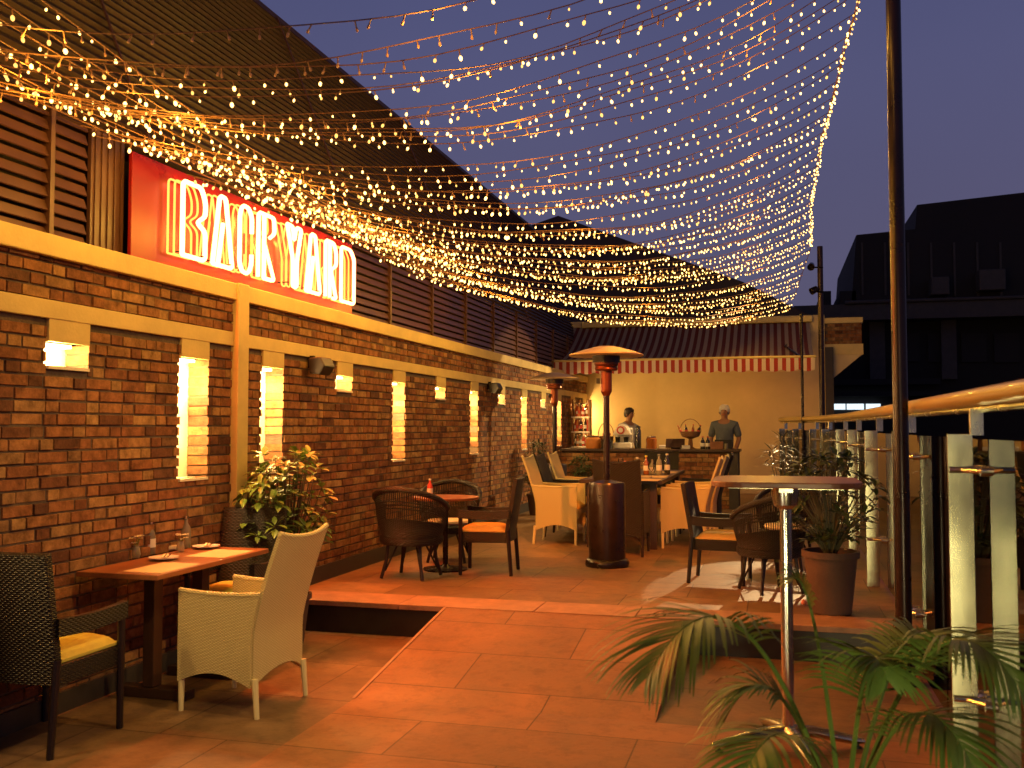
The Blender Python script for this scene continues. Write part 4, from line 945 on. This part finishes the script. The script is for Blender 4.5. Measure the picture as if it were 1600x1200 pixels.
# shelf of bottles by the wall
sh = thing('bottle_shelf', (0,0,0), 'open rack of backlit bottles against the wall behind the left end of the bar', 'shelf')
SX0, SX1, SYY = ony(877,700,17.2).x, ony(921,700,17.2).x, 17.2
SX0 = max(SX0, WX+.06)
for i, z in enumerate((1.15, 1.42, 1.69)): MB().box(SX0, SX1, SYY, SYY+.28, z-.025, z).build('shelf_board', M['label'], sh)
for x in (SX0, SX1-.03): MB().box(x, x+.03, SYY+.02, SYY+.26, UP, 2.0).build('upright', M['wood'], sh)
sm_ = ['amber','darkglass','redlabel','bglass','orange']; rr = random.Random(8)
for i, z in enumerate((1.15, 1.42, 1.69)):
    n = 7
    for j in range(n):
        bottle((SX0+.06+(SX1-SX0-.12)*j/(n-1), SYY+.08+rr.uniform(0,.08), z), 'liquor bottle on the %s shelf of the backlit rack' % ('lowest','middle','top')[i], rr.uniform(.19,.25), .028, sm_[rr.randrange(5)], 'label' if rr.random()<.6 else 'redlabel', 'label', 'bottles on the %s shelf' % ('lowest','middle','top')[i])

# ================================================================== LAMPS outside the frame or on the poles, some added only as fill
def floodlight(loc, target, energy, spot, label, color=(1,.62,.22), size=.04, blend=.25):
    t = thing('floodlight', loc, label, 'floodlight'); d = (Vector(target)-Vector(loc)).normalized(); qn = d.to_track_quat('-Z','Y')
    o = MB().lathe([(.03,.12),(.05,.11),(.06,.0),(.05,.0),(.04,.1),(.03,.1)], n=20).build('housing', M['darkmetal'], t); o.rotation_euler = qn.to_euler()
    if loc[1] > 16 and loc[2] > 3: MB().tube([(0,0,.0), (.06,.03,.0), (.19,.10,.0)], .014, 6).build('mounting_arm', M['darkmetal'], t)
    lamp('floodlight_lamp', 'SPOT', Vector(loc)+d*.02, energy, color, size, Vector(loc)+d*2, spot=spot, blend=blend)
floodlight((.60, 16.28, 4.1), (-.38, 7.72, 0), 1800, 8.2, 'upper black floodlight on the far pole, aimed at the near step', (1,.66,.30), .02, .12)
floodlight((.60, 16.28, 3.7), (-3.6, 14.2, 1.2), 1100, 42, 'lower black floodlight on the far pole, aimed at the brick wall near the bar', (1,.66,.28), .03, .1)
floodlight((.66, 3.6, 4.3), (-3.0, 4.5, .5), 330, 34, 'black floodlight by the tall pole aimed at the wooden wall table', (1,.60,.20), .04, .25)
floodlight((-2.7, 17.0, 2.5), (-2.0, 19.0, 1.6), 62, 120, 'left added fill light under the awning aimed at the ochre wall', (1,.50,.10), .05, .9)  # added to brighten the end wall from under the awning
floodlight((-.3, 16.9, 2.5), (-.2, 19.0, 1.4), 26, 110, 'right added fill light under the awning aimed at the ochre wall', (1,.32,.05), .05, .9)  # added weaker, redder fill for the right part of the end wall
floodlight((.50, -1.7, .12), (.70, 6.0, .7), 480, 26, 'small added light on the floor behind the viewer, for highlights on the steel plates', (1,.86,.42), .22, .6)  # added unseen lamp, only puts highlights on the railing plates
floodlight((-.6, -1.6, 3.2), (.3, 3.4, .5), 85, 50, 'added fill light behind the viewer aimed at the palm', (1,.55,.16), .06, .5)  # added unseen fill that warms the palm fronds
floodlight((.66, 4.4, 4.3), (-1.6, 10.4, .5), 1700, 22, 'black floodlight by the tall pole aimed at the long table', (1,.24,.02), .04, .4)
floodlight((-2.6, -.5, .15), (.045, 4.7, .80), 160, 9, 'small low added light behind the viewer for a highlight on the bar table column', (1,.88,.55), .06, .5)  # added unseen lamp, only gives the column its bright streak
floodlight((-.1, 1.0, 4.0), (-2.78, 4.72, .45), 330, 15, 'narrow added light above the viewer brightening the white armchair', (1,.66,.20), .04, .5)  # added unseen spot that lifts the foremost chair
